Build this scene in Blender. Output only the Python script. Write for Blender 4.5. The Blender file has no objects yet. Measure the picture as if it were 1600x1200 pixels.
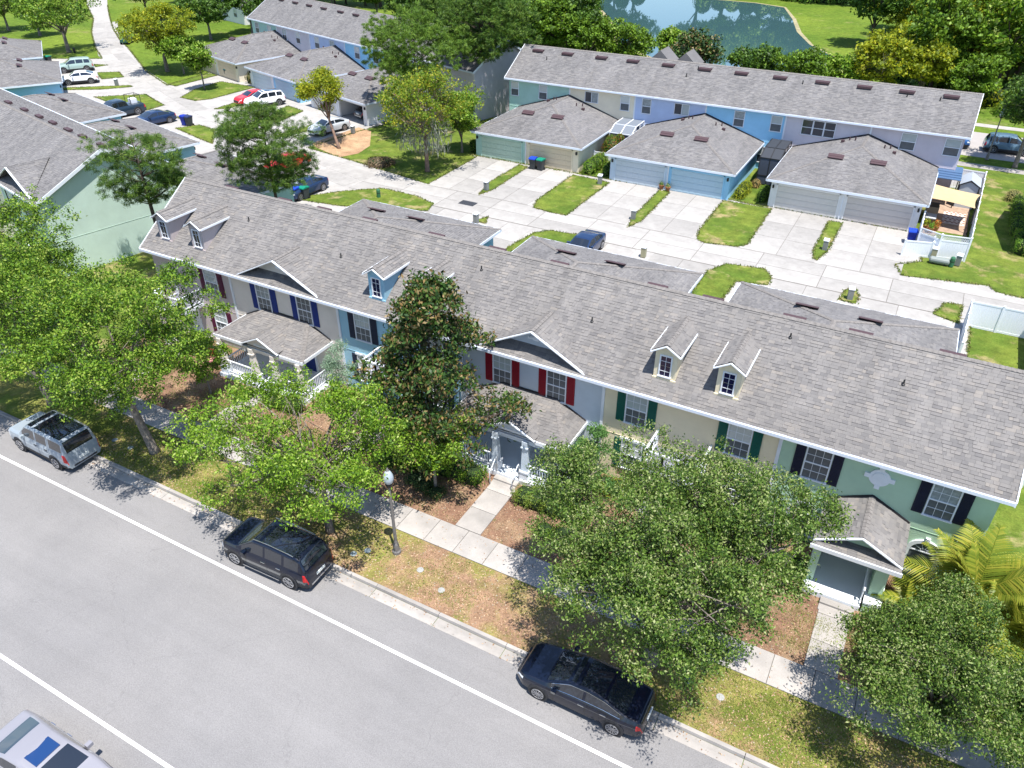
import bpy, math, random
import numpy as np
from mathutils import Vector, Matrix
R_ = math.radians
random.seed(7)
rng = np.random.default_rng(11)
S = bpy.context.scene
COL = S.collection

# ------------------------------------------------------------------ camera, sky, sun, exposure
cam = bpy.data.cameras.new('camera'); camo = bpy.data.objects.new('camera', cam); COL.objects.link(camo)
cam.sensor_fit = 'HORIZONTAL'; cam.sensor_width = 36.0; cam.lens = 36.0*1211/1600
cam.clip_start = 0.5; cam.clip_end = 3000
RM = Matrix(((0.87808692, -0.26965085, 0.39528696), (0.47849915, 0.49242712, -0.72701726), (0.0013908, 0.82752882, 0.56142151)))
camo.matrix_world = Matrix.Translation((0, 0, 25)) @ RM.to_4x4()
S.camera = camo
SUN = Vector((0.25, -0.20, 1.0)).normalized()
w = bpy.data.worlds.new('World'); S.world = w; w.use_nodes = True
nt = w.node_tree; nt.nodes.clear()
o = nt.nodes.new('ShaderNodeOutputWorld'); bg = nt.nodes.new('ShaderNodeBackground'); sk = nt.nodes.new('ShaderNodeTexSky')
sk.sky_type = 'NISHITA'; sk.sun_disc = False
sk.sun_elevation = math.asin(SUN.z); sk.sun_rotation = math.atan2(SUN.x, SUN.y)
sk.air_density = 1.0; sk.dust_density = 0.3; sk.ozone_density = 2.5
tc = nt.nodes.new('ShaderNodeTexCoord'); mp = nt.nodes.new('ShaderNodeMapping'); mp.inputs['Scale'].default_value = (1.6, 1.6, 4.5)
nz = nt.nodes.new('ShaderNodeTexNoise'); nz.inputs['Scale'].default_value = 1.7; nz.inputs['Detail'].default_value = 7; nz.inputs['Roughness'].default_value = .55
cr = nt.nodes.new('ShaderNodeValToRGB'); cr.color_ramp.elements[0].position = .60; cr.color_ramp.elements[1].position = .72
mx = nt.nodes.new('ShaderNodeMixRGB'); mx.inputs[2].default_value = (9, 9.3, 9.8, 1)
nt.links.new(tc.outputs['Generated'], mp.inputs[0]); nt.links.new(mp.outputs[0], nz.inputs[0]); nt.links.new(nz.outputs[0], cr.inputs[0])
nt.links.new(cr.outputs[0], mx.inputs[0]); nt.links.new(sk.outputs[0], mx.inputs[1]); nt.links.new(mx.outputs[0], bg.inputs[0])
bg.inputs[1].default_value = 0.135
nt.links.new(bg.outputs[0], o.inputs[0])
sl = bpy.data.lights.new('sun', 'SUN'); sl.energy = 5.0; sl.angle = R_(0.5); sl.color = (1, .965, .90)
so = bpy.data.objects.new('sun', sl); COL.objects.link(so)
so.rotation_euler = SUN.to_track_quat('Z', 'Y').to_euler(); so.location = (0, 0, 60)
S.view_settings.view_transform = 'Standard'; S.view_settings.look = 'None'
S.view_settings.exposure = 0.74; S.view_settings.gamma = 1.0; S.view_settings.use_curve_mapping = False
S.render.engine = 'CYCLES'; S.cycles.max_bounces = 6; S.cycles.transparent_max_bounces = 6
S.cycles.use_denoising = True

# ------------------------------------------------------------------ materials
MATS = {}
def node(nt, t, **kw):
    n = nt.nodes.new(t)
    for k, v in kw.items():
        if k in n.inputs.keys(): n.inputs[k].default_value = v
        else: setattr(n, k, v)
    return n
def c4(c): return (c[0], c[1], c[2], 1)
def mat(name, col, rough=.7, spec=.3, metal=0., var=.0, vscale=.6, col2=None, bump=0., bscale=40., coat=0., trans=0., obj=False):
    """principled surface whose colour wanders between col and col2 with noise"""
    if name in MATS: return MATS[name]
    m = bpy.data.materials.new(name); m.use_nodes = True; MATS[name] = m
    n = m.node_tree; b = n.nodes['Principled BSDF']
    b.inputs['Roughness'].default_value = rough; b.inputs['Metallic'].default_value = metal
    b.inputs['Specular IOR Level'].default_value = spec; b.inputs['Coat Weight'].default_value = coat
    b.inputs['Coat Roughness'].default_value = .02
    b.inputs['Base Color'].default_value = c4(col)
    tc = node(n, 'ShaderNodeTexCoord')
    if var or col2:
        nz = node(n, 'ShaderNodeTexNoise', Scale=vscale, Detail=6., Roughness=.62)
        n.links.new(tc.outputs['Object'], nz.inputs['Vector'])
        r = node(n, 'ShaderNodeValToRGB'); c2 = col2 or tuple(x*(1-var) for x in col)
        r.color_ramp.elements[0].position = .36; r.color_ramp.elements[1].position = .64
        r.color_ramp.elements[0].color = c4(c2); r.color_ramp.elements[1].color = c4(col)
        n.links.new(nz.outputs['Fac'], r.inputs[0]); n.links.new(r.outputs[0], b.inputs['Base Color'])
    if bump:
        nb = node(n, 'ShaderNodeTexNoise', Scale=bscale, Detail=3.)
        n.links.new(tc.outputs['Object'], nb.inputs['Vector'])
        bp = node(n, 'ShaderNodeBump', Strength=bump, Distance=.02)
        n.links.new(nb.outputs['Fac'], bp.inputs['Height']); n.links.new(bp.outputs[0], b.inputs['Normal'])
    return m
def ramp_mat(name, stops, rough=.8, island=True, spec=.2, trans=0., noise=0., nscale=.5, bump=0., stain=False):
    """colour picked per loose piece (leaf, shingle, blade) from a ramp of tones; some ramps carry light and shade"""
    if name in MATS: return MATS[name]
    m = bpy.data.materials.new(name); m.use_nodes = True; MATS[name] = m
    n = m.node_tree; b = n.nodes['Principled BSDF']; out = n.nodes['Material Output']
    b.inputs['Roughness'].default_value = rough; b.inputs['Specular IOR Level'].default_value = spec
    g = node(n, 'ShaderNodeNewGeometry'); oi = node(n, 'ShaderNodeObjectInfo')
    a = node(n, 'ShaderNodeMath', operation='ADD'); fr = node(n, 'ShaderNodeMath', operation='FRACT')
    n.links.new(g.outputs['Random Per Island'], a.inputs[0]); n.links.new(oi.outputs['Random'], a.inputs[1]); n.links.new(a.outputs[0], fr.inputs[0])
    r = node(n, 'ShaderNodeValToRGB')
    while len(r.color_ramp.elements) < len(stops): r.color_ramp.elements.new(.5)
    for e, (p, c) in zip(r.color_ramp.elements, stops): e.position = p; e.color = c4(c)
    src = fr.outputs[0]
    if noise:
        tc = node(n, 'ShaderNodeTexCoord'); nz = node(n, 'ShaderNodeTexNoise', Scale=nscale, Detail=3.)
        n.links.new(tc.outputs['Object'], nz.inputs['Vector'])
        mm = node(n, 'ShaderNodeMapRange'); mm.inputs[1].default_value = .3; mm.inputs[2].default_value = .7
        mm.inputs[3].default_value = -noise; mm.inputs[4].default_value = noise
        n.links.new(nz.outputs['Fac'], mm.inputs[0])
        ad = node(n, 'ShaderNodeMath', operation='ADD'); ad.use_clamp = True
        n.links.new(src, ad.inputs[0]); n.links.new(mm.outputs[0], ad.inputs[1]); src = ad.outputs[0]
    n.links.new(src, r.inputs[0]); n.links.new(r.outputs[0], b.inputs['Base Color'])
    if stain:
        tc2 = node(n, 'ShaderNodeTexCoord'); mp = node(n, 'ShaderNodeMapping'); mp.inputs['Scale'].default_value = (1.1, .22, .22); nz2 = node(n, 'ShaderNodeTexNoise', Scale=.9, Detail=7., Roughness=.7)
        n.links.new(tc2.outputs['Object'], mp.inputs[0]); n.links.new(mp.outputs[0], nz2.inputs['Vector']); mr = node(n, 'ShaderNodeMapRange'); mr.inputs[1].default_value = .32; mr.inputs[2].default_value = .68; mr.inputs[3].default_value = .80; mr.inputs[4].default_value = 1.10
        n.links.new(nz2.outputs['Fac'], mr.inputs[0]); sc = node(n, 'ShaderNodeVectorMath', operation='SCALE'); n.links.new(r.outputs[0], sc.inputs[0]); n.links.new(mr.outputs[0], sc.inputs['Scale']); n.links.new(sc.outputs[0], b.inputs['Base Color'])
    if trans:
        t = node(n, 'ShaderNodeBsdfTranslucent'); mix = node(n, 'ShaderNodeMixShader')
        hs = node(n, 'ShaderNodeHueSaturation'); hs.inputs['Value'].default_value = 1.6; hs.inputs['Hue'].default_value = .485
        n.links.new(r.outputs[0], hs.inputs['Color']); n.links.new(hs.outputs[0], t.inputs[0])
        mix.inputs[0].default_value = trans
        n.links.new(b.outputs[0], mix.inputs[1]); n.links.new(t.outputs[0], mix.inputs[2]); n.links.new(mix.outputs[0], out.inputs[0])
    return m
def ground_mat(name, cols, scales, bump=.6, bscale=30, rough=.95, xb=None):
    """three-tone patchy ground: cols[0] base, cols[1] patches, cols[2] second patches"""
    m = bpy.data.materials.new(name); m.use_nodes = True; MATS[name] = m
    n = m.node_tree; b = n.nodes['Principled BSDF']; b.inputs['Roughness'].default_value = rough; b.inputs['Specular IOR Level'].default_value = .1
    tc = node(n, 'ShaderNodeTexCoord'); prev = None
    fine = node(n, 'ShaderNodeTexNoise', Scale=bscale*.35, Detail=8., Roughness=.8); n.links.new(tc.outputs['Object'], fine.inputs['Vector'])
    col = node(n, 'ShaderNodeRGB'); col.outputs[0].default_value = c4(cols[0][0]); prev = col.outputs[0]
    for i, (c, lo, hi) in enumerate(cols[1:]):
        nz = node(n, 'ShaderNodeTexNoise', Scale=scales[i], Detail=7., Roughness=.68); mp = node(n, 'ShaderNodeMapping'); mp.inputs['Location'].default_value = (i*13.7, i*5.1, i*3)
        n.links.new(tc.outputs['Object'], mp.inputs[0]); n.links.new(mp.outputs[0], nz.inputs['Vector'])
        r = node(n, 'ShaderNodeMapRange'); r.inputs[1].default_value = lo; r.inputs[2].default_value = hi
        src = nz.outputs['Fac']
        if xb:   # less watered stretch around x = xb[0]
            sp = node(n, 'ShaderNodeSeparateXYZ'); n.links.new(tc.outputs['Object'], sp.inputs[0]); s1 = node(n, 'ShaderNodeMath', operation='SUBTRACT'); s1.inputs[1].default_value = xb[0]; n.links.new(sp.outputs[0], s1.inputs[0])
            ab = node(n, 'ShaderNodeMath', operation='ABSOLUTE'); n.links.new(s1.outputs[0], ab.inputs[0]); m3 = node(n, 'ShaderNodeMapRange'); m3.inputs[1].default_value = xb[1]; m3.inputs[2].default_value = xb[2]; m3.inputs[3].default_value = 0.; m3.inputs[4].default_value = xb[3]; n.links.new(ab.outputs[0], m3.inputs[0])
            a3 = node(n, 'ShaderNodeMath', operation='ADD'); n.links.new(src, a3.inputs[0]); n.links.new(m3.outputs[0], a3.inputs[1]); src = a3.outputs[0]
        n.links.new(src, r.inputs[0])
        mx = node(n, 'ShaderNodeMixRGB'); mx.inputs[2].default_value = c4(c)
        n.links.new(r.outputs[0], mx.inputs[0]); n.links.new(prev, mx.inputs[1]); prev = mx.outputs[0]
    mr = node(n, 'ShaderNodeMapRange'); mr.inputs[1].default_value = .3; mr.inputs[2].default_value = .7; mr.inputs[3].default_value = .55; mr.inputs[4].default_value = 1.35
    n.links.new(fine.outputs['Fac'], mr.inputs[0])
    mu = node(n, 'ShaderNodeVectorMath', operation='SCALE'); n.links.new(prev, mu.inputs[0]); n.links.new(mr.outputs[0], mu.inputs['Scale'])
    md = node(n, 'ShaderNodeTexNoise', Scale=1.1, Detail=6., Roughness=.7); n.links.new(tc.outputs['Object'], md.inputs['Vector'])
    m2 = node(n, 'ShaderNodeMapRange'); m2.inputs[1].default_value = .3; m2.inputs[2].default_value = .7; m2.inputs[3].default_value = .68; m2.inputs[4].default_value = 1.25; n.links.new(md.outputs['Fac'], m2.inputs[0])
    mu2 = node(n, 'ShaderNodeVectorMath', operation='SCALE'); n.links.new(mu.outputs[0], mu2.inputs[0]); n.links.new(m2.outputs[0], mu2.inputs['Scale']); n.links.new(mu2.outputs[0], b.inputs['Base Color'])
    nb = node(n, 'ShaderNodeTexNoise', Scale=float(bscale), Detail=4.); n.links.new(tc.outputs['Object'], nb.inputs['Vector'])
    bp = node(n, 'ShaderNodeBump', Strength=bump, Distance=.05)
    n.links.new(nb.outputs['Fac'], bp.inputs['Height']); n.links.new(bp.outputs[0], b.inputs['Normal'])
    return m

WHITE = mat('white_trim', (.74, .77, .82), .45, .4, var=.06, vscale=2)
GUTTER = mat('white_gutter', (.66, .72, .82), .4, .4)
def slab_mat(name, col, dark):
    m = mat(name, col, .9, .2, col2=dark, vscale=.5, bump=.25, bscale=60); n = m.node_tree; b = n.nodes['Principled BSDF']; src = b.inputs['Base Color'].links[0].from_socket
    oi = node(n, 'ShaderNodeObjectInfo'); r = node(n, 'ShaderNodeMapRange'); r.inputs[3].default_value = .86; r.inputs[4].default_value = 1.08; n.links.new(oi.outputs['Random'], r.inputs[0])
    tc = node(n, 'ShaderNodeTexCoord'); nz = node(n, 'ShaderNodeTexNoise', Scale=1.3, Detail=9., Roughness=.75); n.links.new(node(n, 'ShaderNodeNewGeometry').outputs['Position'], nz.inputs['Vector'])
    r2 = node(n, 'ShaderNodeMapRange'); r2.inputs[1].default_value = .3; r2.inputs[2].default_value = .7; r2.inputs[3].default_value = .82; r2.inputs[4].default_value = 1.1; n.links.new(nz.outputs['Fac'], r2.inputs[0])
    mu = node(n, 'ShaderNodeMath', operation='MULTIPLY'); n.links.new(r.outputs[0], mu.inputs[0]); n.links.new(r2.outputs[0], mu.inputs[1])
    sc = node(n, 'ShaderNodeVectorMath', operation='SCALE'); n.links.new(src, sc.inputs[0]); n.links.new(mu.outputs[0], sc.inputs['Scale']); n.links.new(sc.outputs[0], b.inputs['Base Color']); return m
CONC = slab_mat('concrete', (.385, .365, .345), (.325, .308, .292))
CONC2 = slab_mat('street_side_concrete', (.40, .37, .345), (.31, .288, .27))
def stucco(name, c): return mat(name, c, .9, .15, var=.10, vscale=.7, bump=.45, bscale=22)
ST = dict(mauve=stucco('mauve_stucco', (.52, .455, .45)), beige=stucco('beige_stucco', (.72, .665, .61)), blue=stucco('blue_stucco', (0.319, 0.531, 0.661)),
          grey=stucco('greyblue_stucco', (.53, .59, .66)), yellow=stucco('yellow_stucco', (.80, .70, .50)), green=stucco('green_stucco', (0.425, 0.590, 0.437)),
          teal=stucco('teal_stucco', (0.425, 0.637, 0.566)), cream=stucco('cream_stucco', (.84, .75, .58)), lav=stucco('lavender_stucco', (0.496, 0.590, 0.802)),
          sky=stucco('sky_blue_stucco', (0.319, 0.614, 0.850)), lilac=stucco('lilac_stucco', (0.614, 0.578, 0.625)), lilac2=stucco('grey_lilac_stucco', (0.590, 0.543, 0.590)),
          mint=stucco('mint_stucco', (.54, .67, .59)), white=stucco('offwhite_stucco', (0.802, 0.802, 0.802)), pale=stucco('pale_blue_stucco', (0.590, 0.708, 0.826)))
def doorm(name, c): return mat(name, c, .6, .3, var=.05, vscale=3)
SH = ramp_mat('asphalt_shingle', [(0, (.155, .147, .146)), (.3, (.190, .179, .174)), (.6, (.212, .198, .189)), (.85, (.192, .181, .177)), (1, (.240, .218, .200))], .95, noise=.12, nscale=.5, stain=True)
SHG = ramp_mat('grey_shingle', [(0, (.148, .143, .145)), (.3, (.172, .165, .167)), (.7, (.188, .180, .180)), (1, (.208, .197, .192))], .95, noise=.12, nscale=.4, stain=True)
DECK = mat('roof_felt', (.09, .085, .085), .95, .1)
RIDGE = mat('ridge_shingle', (.225, .208, .198), .95, .1, var=.3, vscale=6)
BLACK = mat('black_metal', (.02, .02, .022), .5, .4)
FLASH = mat('dark_flashing', (.03, .028, .03), .6, .3)
VENT = mat('brown_vent', (.075, .045, .05), .6, .3)
GL_BLIND = mat('glass_over_blinds', (.42, .47, .47), .12, .6, var=.12, vscale=3)
BLINDS = [GL_BLIND, GL_BLIND, mat('glass_over_white_blind', (.58,.60,.58), .15, .6, var=.08, vscale=6), mat('glass_over_curtain', (.33,.37,.38), .12, .6, var=.35, vscale=5)]
GL_DARK = mat('dark_window_glass', (.035, .042, .055), .08, .7)
GL_SCREEN = mat('screened_glass', (.11, .125, .14), .35, .5, var=.3, vscale=2)
GL_NAVY = mat('dormer_glass', (.012, .013, .05), .1, .6)
CONCD = mat('concrete_joint', (.20, .185, .17), .95, .1, var=.2)
ASPH = mat('aged_asphalt', (.238, .229, .228), .95, .15, col2=(.213, .206, .207), vscale=.16, bump=.5, bscale=90)
def worn(m):
    n = m.node_tree; b = n.nodes['Principled BSDF']; src = b.inputs['Base Color'].links[0].from_socket; tc = node(n, 'ShaderNodeTexCoord')
    def nz(scale, mscale, lo, hi, a, c, det=8., ro=.7):
        mp = node(n, 'ShaderNodeMapping'); mp.inputs['Scale'].default_value = mscale; n.links.new(tc.outputs['Object'], mp.inputs[0])
        t = node(n, 'ShaderNodeTexNoise', Scale=scale, Detail=det, Roughness=ro); n.links.new(mp.outputs[0], t.inputs['Vector'])
        r = node(n, 'ShaderNodeMapRange'); r.inputs[1].default_value = lo; r.inputs[2].default_value = hi; r.inputs[3].default_value = a; r.inputs[4].default_value = c; n.links.new(t.outputs['Fac'], r.inputs[0]); return r.outputs[0]
    vals = [nz(.9, (.06,1,1), .35, .65, .95, 1.04), nz(26., (1,1,1), .3, .7, .80, 1.18, 3.), nz(3.2, (1,1,1), .69, .74, 1., .72), nz(.5, (1,1,1), .3, .7, .95, 1.05)]
    vo = node(n, 'ShaderNodeTexVoronoi', Scale=.16); vo.feature = 'DISTANCE_TO_EDGE'; wn = node(n, 'ShaderNodeTexNoise', Scale=.8, Detail=6.); n.links.new(tc.outputs['Object'], wn.inputs['Vector'])
    ad = node(n, 'ShaderNodeVectorMath', operation='MULTIPLY_ADD'); ad.inputs[1].default_value = (1.6,1.6,0); n.links.new(wn.outputs['Color'], ad.inputs[0]); n.links.new(tc.outputs['Object'], ad.inputs[2]); n.links.new(ad.outputs[0], vo.inputs['Vector'])
    r = node(n, 'ShaderNodeMapRange'); r.inputs[1].default_value = .001; r.inputs[2].default_value = .0035; r.inputs[3].default_value = .91; r.inputs[4].default_value = 1.; n.links.new(vo.outputs['Distance'], r.inputs[0]); vals.append(r.outputs[0])
    p = vals[0]
    for q in vals[1:]: mu = node(n, 'ShaderNodeMath', operation='MULTIPLY'); n.links.new(p, mu.inputs[0]); n.links.new(q, mu.inputs[1]); p = mu.outputs[0]
    sc = node(n, 'ShaderNodeVectorMath', operation='SCALE'); n.links.new(src, sc.inputs[0]); n.links.new(p, sc.inputs['Scale']); n.links.new(sc.outputs[0], b.inputs['Base Color'])
worn(ASPH)
PAINT = mat('road_paint', (.84, .84, .82), .6, .3, var=.1, vscale=8)
BARK = mat('grey_bark', (.26, .225, .19), .95, .1, col2=(.13, .11, .095), vscale=5, bump=.9, bscale=14)
BARKD = mat('dark_bark', (.11, .085, .07), .95, .1, var=.4, vscale=5, bump=.8, bscale=14)
FENCE = mat('white_vinyl', (.78, .80, .84), .4, .4)
RUBBER = mat('tyre_rubber', (.018, .018, .019), .8, .2)
RIM = mat('alloy_rim', (.55, .55, .58), .3, .5, metal=.8)
CARGL = mat('car_glass', (.012, .016, .024), .03, .8, coat=1)
REDL = mat('red_lamp', (.45, .01, .012), .2, .6)
HEADL = mat('clear_lamp', (.6, .62, .66), .1, .7)
CHROME = mat('chrome', (.75, .77, .8), .15, .5, metal=1)
PLAST = mat('black_plastic', (.03, .03, .034), .6, .3)

# ------------------------------------------------------------------ mesh helpers
class MB:
    def __init__(s): s.v = []; s.f = []; s.m = []
    def add(s, vs, fs, mi=0):
        k = len(s.v); s.v += [tuple(v) for v in vs]
        for f in fs: s.f.append(tuple(i+k for i in f)); s.m.append(mi)
    def box(s, x0, y0, z0, x1, y1, z1, mi=0):
        s.add([(x0,y0,z0),(x1,y0,z0),(x1,y1,z0),(x0,y1,z0),(x0,y0,z1),(x1,y0,z1),(x1,y1,z1),(x0,y1,z1)],
              [(0,3,2,1),(4,5,6,7),(0,1,5,4),(1,2,6,5),(2,3,7,6),(3,0,4,7)], mi); return s
    def frus(s, cx, cy, z0, z1, a0, a1, mi=0):
        s.add([(cx-a0,cy-a0,z0),(cx+a0,cy-a0,z0),(cx+a0,cy+a0,z0),(cx-a0,cy+a0,z0),(cx-a1,cy-a1,z1),(cx+a1,cy-a1,z1),(cx+a1,cy+a1,z1),(cx-a1,cy+a1,z1)],
              [(0,3,2,1),(4,5,6,7),(0,1,5,4),(1,2,6,5),(2,3,7,6),(3,0,4,7)], mi); return s
    def poly(s, vs, mi=0): s.add(vs, [tuple(range(len(vs)))], mi); return s
    def prism(s, pts, d, mi=0):
        n = len(pts); d = Vector(d); q = [Vector(p) for p in pts]
        s.add(q+[p+d for p in q], [tuple(range(n))[::-1], tuple(range(n, 2*n))]+[(i,(i+1)%n,(i+1)%n+n,i+n) for i in range(n)], mi); return s
    def bar(s, a, b, w, h, mi=0, up=(0,0,1)):
        a = Vector(a); b = Vector(b); d = (b-a).normalized(); u = d.cross(Vector(up))
        if u.length < 1e-4: u = d.cross(Vector((0,1,0)))
        u.normalize(); q = u.cross(d).normalized(); vs = []
        for p in (a, b):
            for x, y in ((-1,-1),(1,-1),(1,1),(-1,1)): vs.append(p+u*x*w/2+q*y*h/2)
        s.add(vs, [(0,1,2,3),(7,6,5,4),(0,4,5,1),(1,5,6,2),(2,6,7,3),(3,7,4,0)], mi); return s
    def tube(s, pts, rs, n=8, mi=0, cap=True):
        pts = [Vector(p) for p in pts]; rings = []
        for i, p in enumerate(pts):
            d = (pts[min(i+1, len(pts)-1)]-pts[max(i-1, 0)]).normalized()
            u = d.orthogonal().normalized() if abs(d.z) < .9 else Vector((1,0,0)); u = (u-d*u.dot(d)).normalized(); v = d.cross(u)
            r = rs[i] if hasattr(rs, '__len__') else rs
            rings.append([p+(u*math.cos(2*math.pi*k/n)+v*math.sin(2*math.pi*k/n))*r for k in range(n)])
        fs = [(i*n+k, i*n+(k+1)%n, (i+1)*n+(k+1)%n, (i+1)*n+k) for i in range(len(pts)-1) for k in range(n)]
        if cap: fs += [tuple(range(n))[::-1], tuple(range((len(pts)-1)*n, len(pts)*n))]
        s.add([v for r in rings for v in r], fs, mi); return s
    def lathe(s, c, prof, n=16, mi=0):
        s.tube([(c[0], c[1], c[2]+z) for r, z in prof], [max(r, .002) for r, z in prof], n, mi); return s
    def xf(s, M): s.v = [tuple(M @ Vector(v)) for v in s.v]; return s
    def build(s, name, mats, parent=None, smooth=False):
        me = bpy.data.meshes.new(name); me.from_pydata(s.v, [], s.f)
        for m in (mats if isinstance(mats, (list, tuple)) else [mats]): me.materials.append(m)
        if any(s.m): me.polygons.foreach_set('material_index', s.m)
        if smooth: me.polygons.foreach_set('use_smooth', [True]*len(s.f))
        me.update(); return link(name, me, parent)
def link(name, me, parent=None):
    ob = bpy.data.objects.new(name, me); COL.objects.link(ob)
    if parent is not None: ob.parent = parent
    return ob
def tag(o, label=None, cat=None, group=None, kind=None):
    if label: o['label'] = label
    if cat: o['category'] = cat
    if group: o['group'] = group
    if kind: o['kind'] = kind
    return o
def thing(name, label, cat, loc=(0,0,0), rz=0, group=None):
    ob = bpy.data.objects.new(name, None); ob.empty_display_size = .3; COL.objects.link(ob); ob.location = loc; ob.rotation_euler = (0,0,rz)
    return tag(ob, label, cat, group)
def lowered(n): return n
def sheet(name, pts, z, m, parent=None, thick=0., kind='structure'):
    mb = MB(); a = sum(pts[i][0]*pts[(i+1)%len(pts)][1]-pts[(i+1)%len(pts)][0]*pts[i][1] for i in range(len(pts)))
    if a < 0: pts = pts[::-1]
    if thick: mb.prism([(x,y,z-thick) for x,y in pts], (0,0,thick))
    else: mb.poly([(x,y,z) for x,y in pts])
    ob = mb.build(name, m, parent)
    if kind: ob['kind'] = kind
    return ob
UNIT = MB().box(-.5,-.5,-1,.5,.5,0)
_umesh = {}
def ublock(name, m, parent, cx, cy, z, sx, sy, sz, rz=0):
    """one piece of many, sharing a unit block mesh"""
    k = (name, m.name)
    if k not in _umesh:
        me = bpy.data.meshes.new(name); me.from_pydata(UNIT.v, [], UNIT.f); me.materials.append(m); _umesh[k] = me
    ob = link(name, _umesh[k], parent); ob.location = (cx,cy,z); ob.scale = (sx,sy,sz); ob.rotation_euler = (0,0,rz); return ob

# ------------------------------------------------------------------ shingled roof planes
CAMP = Vector((0, 0, 25))
def clip_interval(p2, y):
    xs = []
    n = len(p2)
    for i in range(n):
        (x0,y0),(x1,y1) = p2[i], p2[(i+1)%n]
        if abs(y1-y0) < 1e-9: continue
        t = (y-y0)/(y1-y0)
        if -1e-6 <= t <= 1+1e-6: xs.append(x0+t*(x1-x0))
    return (min(xs), max(xs)) if len(xs) >= 2 else None
def shingle_tabs(poly, exp=.17, tab=.30):
    """tabs of a planar convex roof face; poly[0]->poly[1] is the eave"""
    p = [Vector(q) for q in poly]; u = (p[1]-p[0]).normalized()
    n = None
    for q in p[2:]:
        c = u.cross(q-p[0])
        if c.length > 1e-3: n = c.normalized(); break
    if n.z < 0: n = -n
    v = n.cross(u)
    if v.z < 0: v = -v
    p2 = [((q-p[0]).dot(u), (q-p[0]).dot(v)) for q in p]; H = max(y for x, y in p2); out = []
    rows = int(math.ceil(H/exp-1e-6))
    for k in range(rows):
        y0 = k*exp; y1 = min(y0+exp, H)
        a = clip_interval(p2, y0+1e-5); b = clip_interval(p2, y1-1e-5)
        if not a or not b: continue
        lo = min(a[0], b[0]); hi = max(a[1], b[1]); x = lo-random.random()*tab
        while x < hi:
            w = tab*random.choice((.5, .75, 1, 1, 1.3)); x1 = x+w
            A0, A1 = max(x, a[0]), min(x1, a[1]); B0, B1 = max(x, b[0]), min(x1, b[1])
            if A1 > A0+.01 or B1 > B0+.01:
                if A1 < A0: A0 = A1 = min(max(A0, a[0]), a[1])
                if B1 < B0: B0 = B1 = min(max(B0, b[0]), b[1])
                out.append((A0, A1, B0, B1, y0, y1, .007+random.choice((0, 0, .012, .016))))
            x = x1
    return p[0], u, v, n, out
BUTT = mat('shaded_shingle_butt', (.085, .08, .085), .95, .1)  # butt faces coloured darker to deepen the shadow dashes under thick tabs
def shingled(name, polys, parent, m=SH, exp=.15, tab=.28, picks=0, pick_mesh=None):
    """one joined cover of real tabs; the nearest `picks` come out as their own objects"""
    mb = MB(); recs = []
    for poly in polys:
        o_, u, v, n, tabs = shingle_tabs(poly, exp, tab)
        for t in tabs: recs.append((o_, u, v, n, t))
    single = set()
    if picks:
        def dist(r):
            o_, u, v, n, t = r; return (o_+u*(t[0]+t[1])/2+v*t[4]-CAMP).length
        full = [i for i, r in enumerate(recs) if abs(r[4][0]-r[4][2]) < 1e-4 and abs(r[4][1]-r[4][3]) < 1e-4 and r[4][1]-r[4][0] > .1]
        full.sort(key=lambda i: dist(recs[i])); single = set(full[:picks])
    for i, (o_, u, v, n, (a0,a1,b0,b1,y0,y1,h)) in enumerate(recs):
        if i in single:
            me = pick_mesh
            ob = link('shingle', me, parent); c = o_+u*(a0+a1)/2+v*y0
            Mx = Matrix((u, v, n)).transposed().to_4x4(); ob.matrix_local = Matrix.Translation(c) @ Mx @ Matrix.Diagonal((a1-a0-.006, y1-y0, h, 1))
            continue
        g = .003
        A = o_+u*(a0+g)+v*y0; B = o_+u*(a1-g)+v*y0; Cc = o_+u*(b1-g)+v*y1; D = o_+u*(b0+g)+v*y1
        vs = [A+n*h, B+n*h, Cc+n*.002, D+n*.002, A, B]
        mb.add(vs, [(0,1,2,3)]); mb.f.append(tuple(len(mb.v)-6+q_ for q_ in (4,5,1,0))); mb.m.append(1 if h > .012 else 0)
    ob = mb.build(name, [m, BUTT], parent); ob['kind'] = 'stuff'; return ob
tabm = bpy.data.meshes.new('shingle')
tabm.from_pydata([(-.5,0,1),(.5,0,1),(.5,1,.1),(-.5,1,.1),(-.5,0,0),(.5,0,0),(.5,1,0),(-.5,1,0)], [], [(0,1,2,3),(4,5,1,0),(5,6,2,1),(7,4,0,3)])
tabm.materials.append(SH); tabm.materials.append(BUTT); tabm.polygons[1].material_index = 1
def caps(mb, a, b, wd=.26, step=.22, sl=.3):
    """ridge cap pieces along a line"""
    a = Vector(a); b = Vector(b); L = (b-a).length; d = (b-a)/L; k = 0; s = Vector((-d.y, d.x, 0)).normalized()
    t = 0.
    while t < L-.01:
        t1 = min(t+step, L); p = a+d*t; q = a+d*t1; z0 = Vector((0,0,.062)); z1 = Vector((0,0,.046)); lo = Vector((0,0,-sl*wd/2))
        mb.add([p+z0, q+z1, p+s*wd/2+z0+lo, q+s*wd/2+z1+lo, p-s*wd/2+z0+lo, q-s*wd/2+z1+lo], [(0,1,3,2) if False else (0,2,3,1), (0,1,5,4), (0,4,2)])
        t = t1

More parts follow.
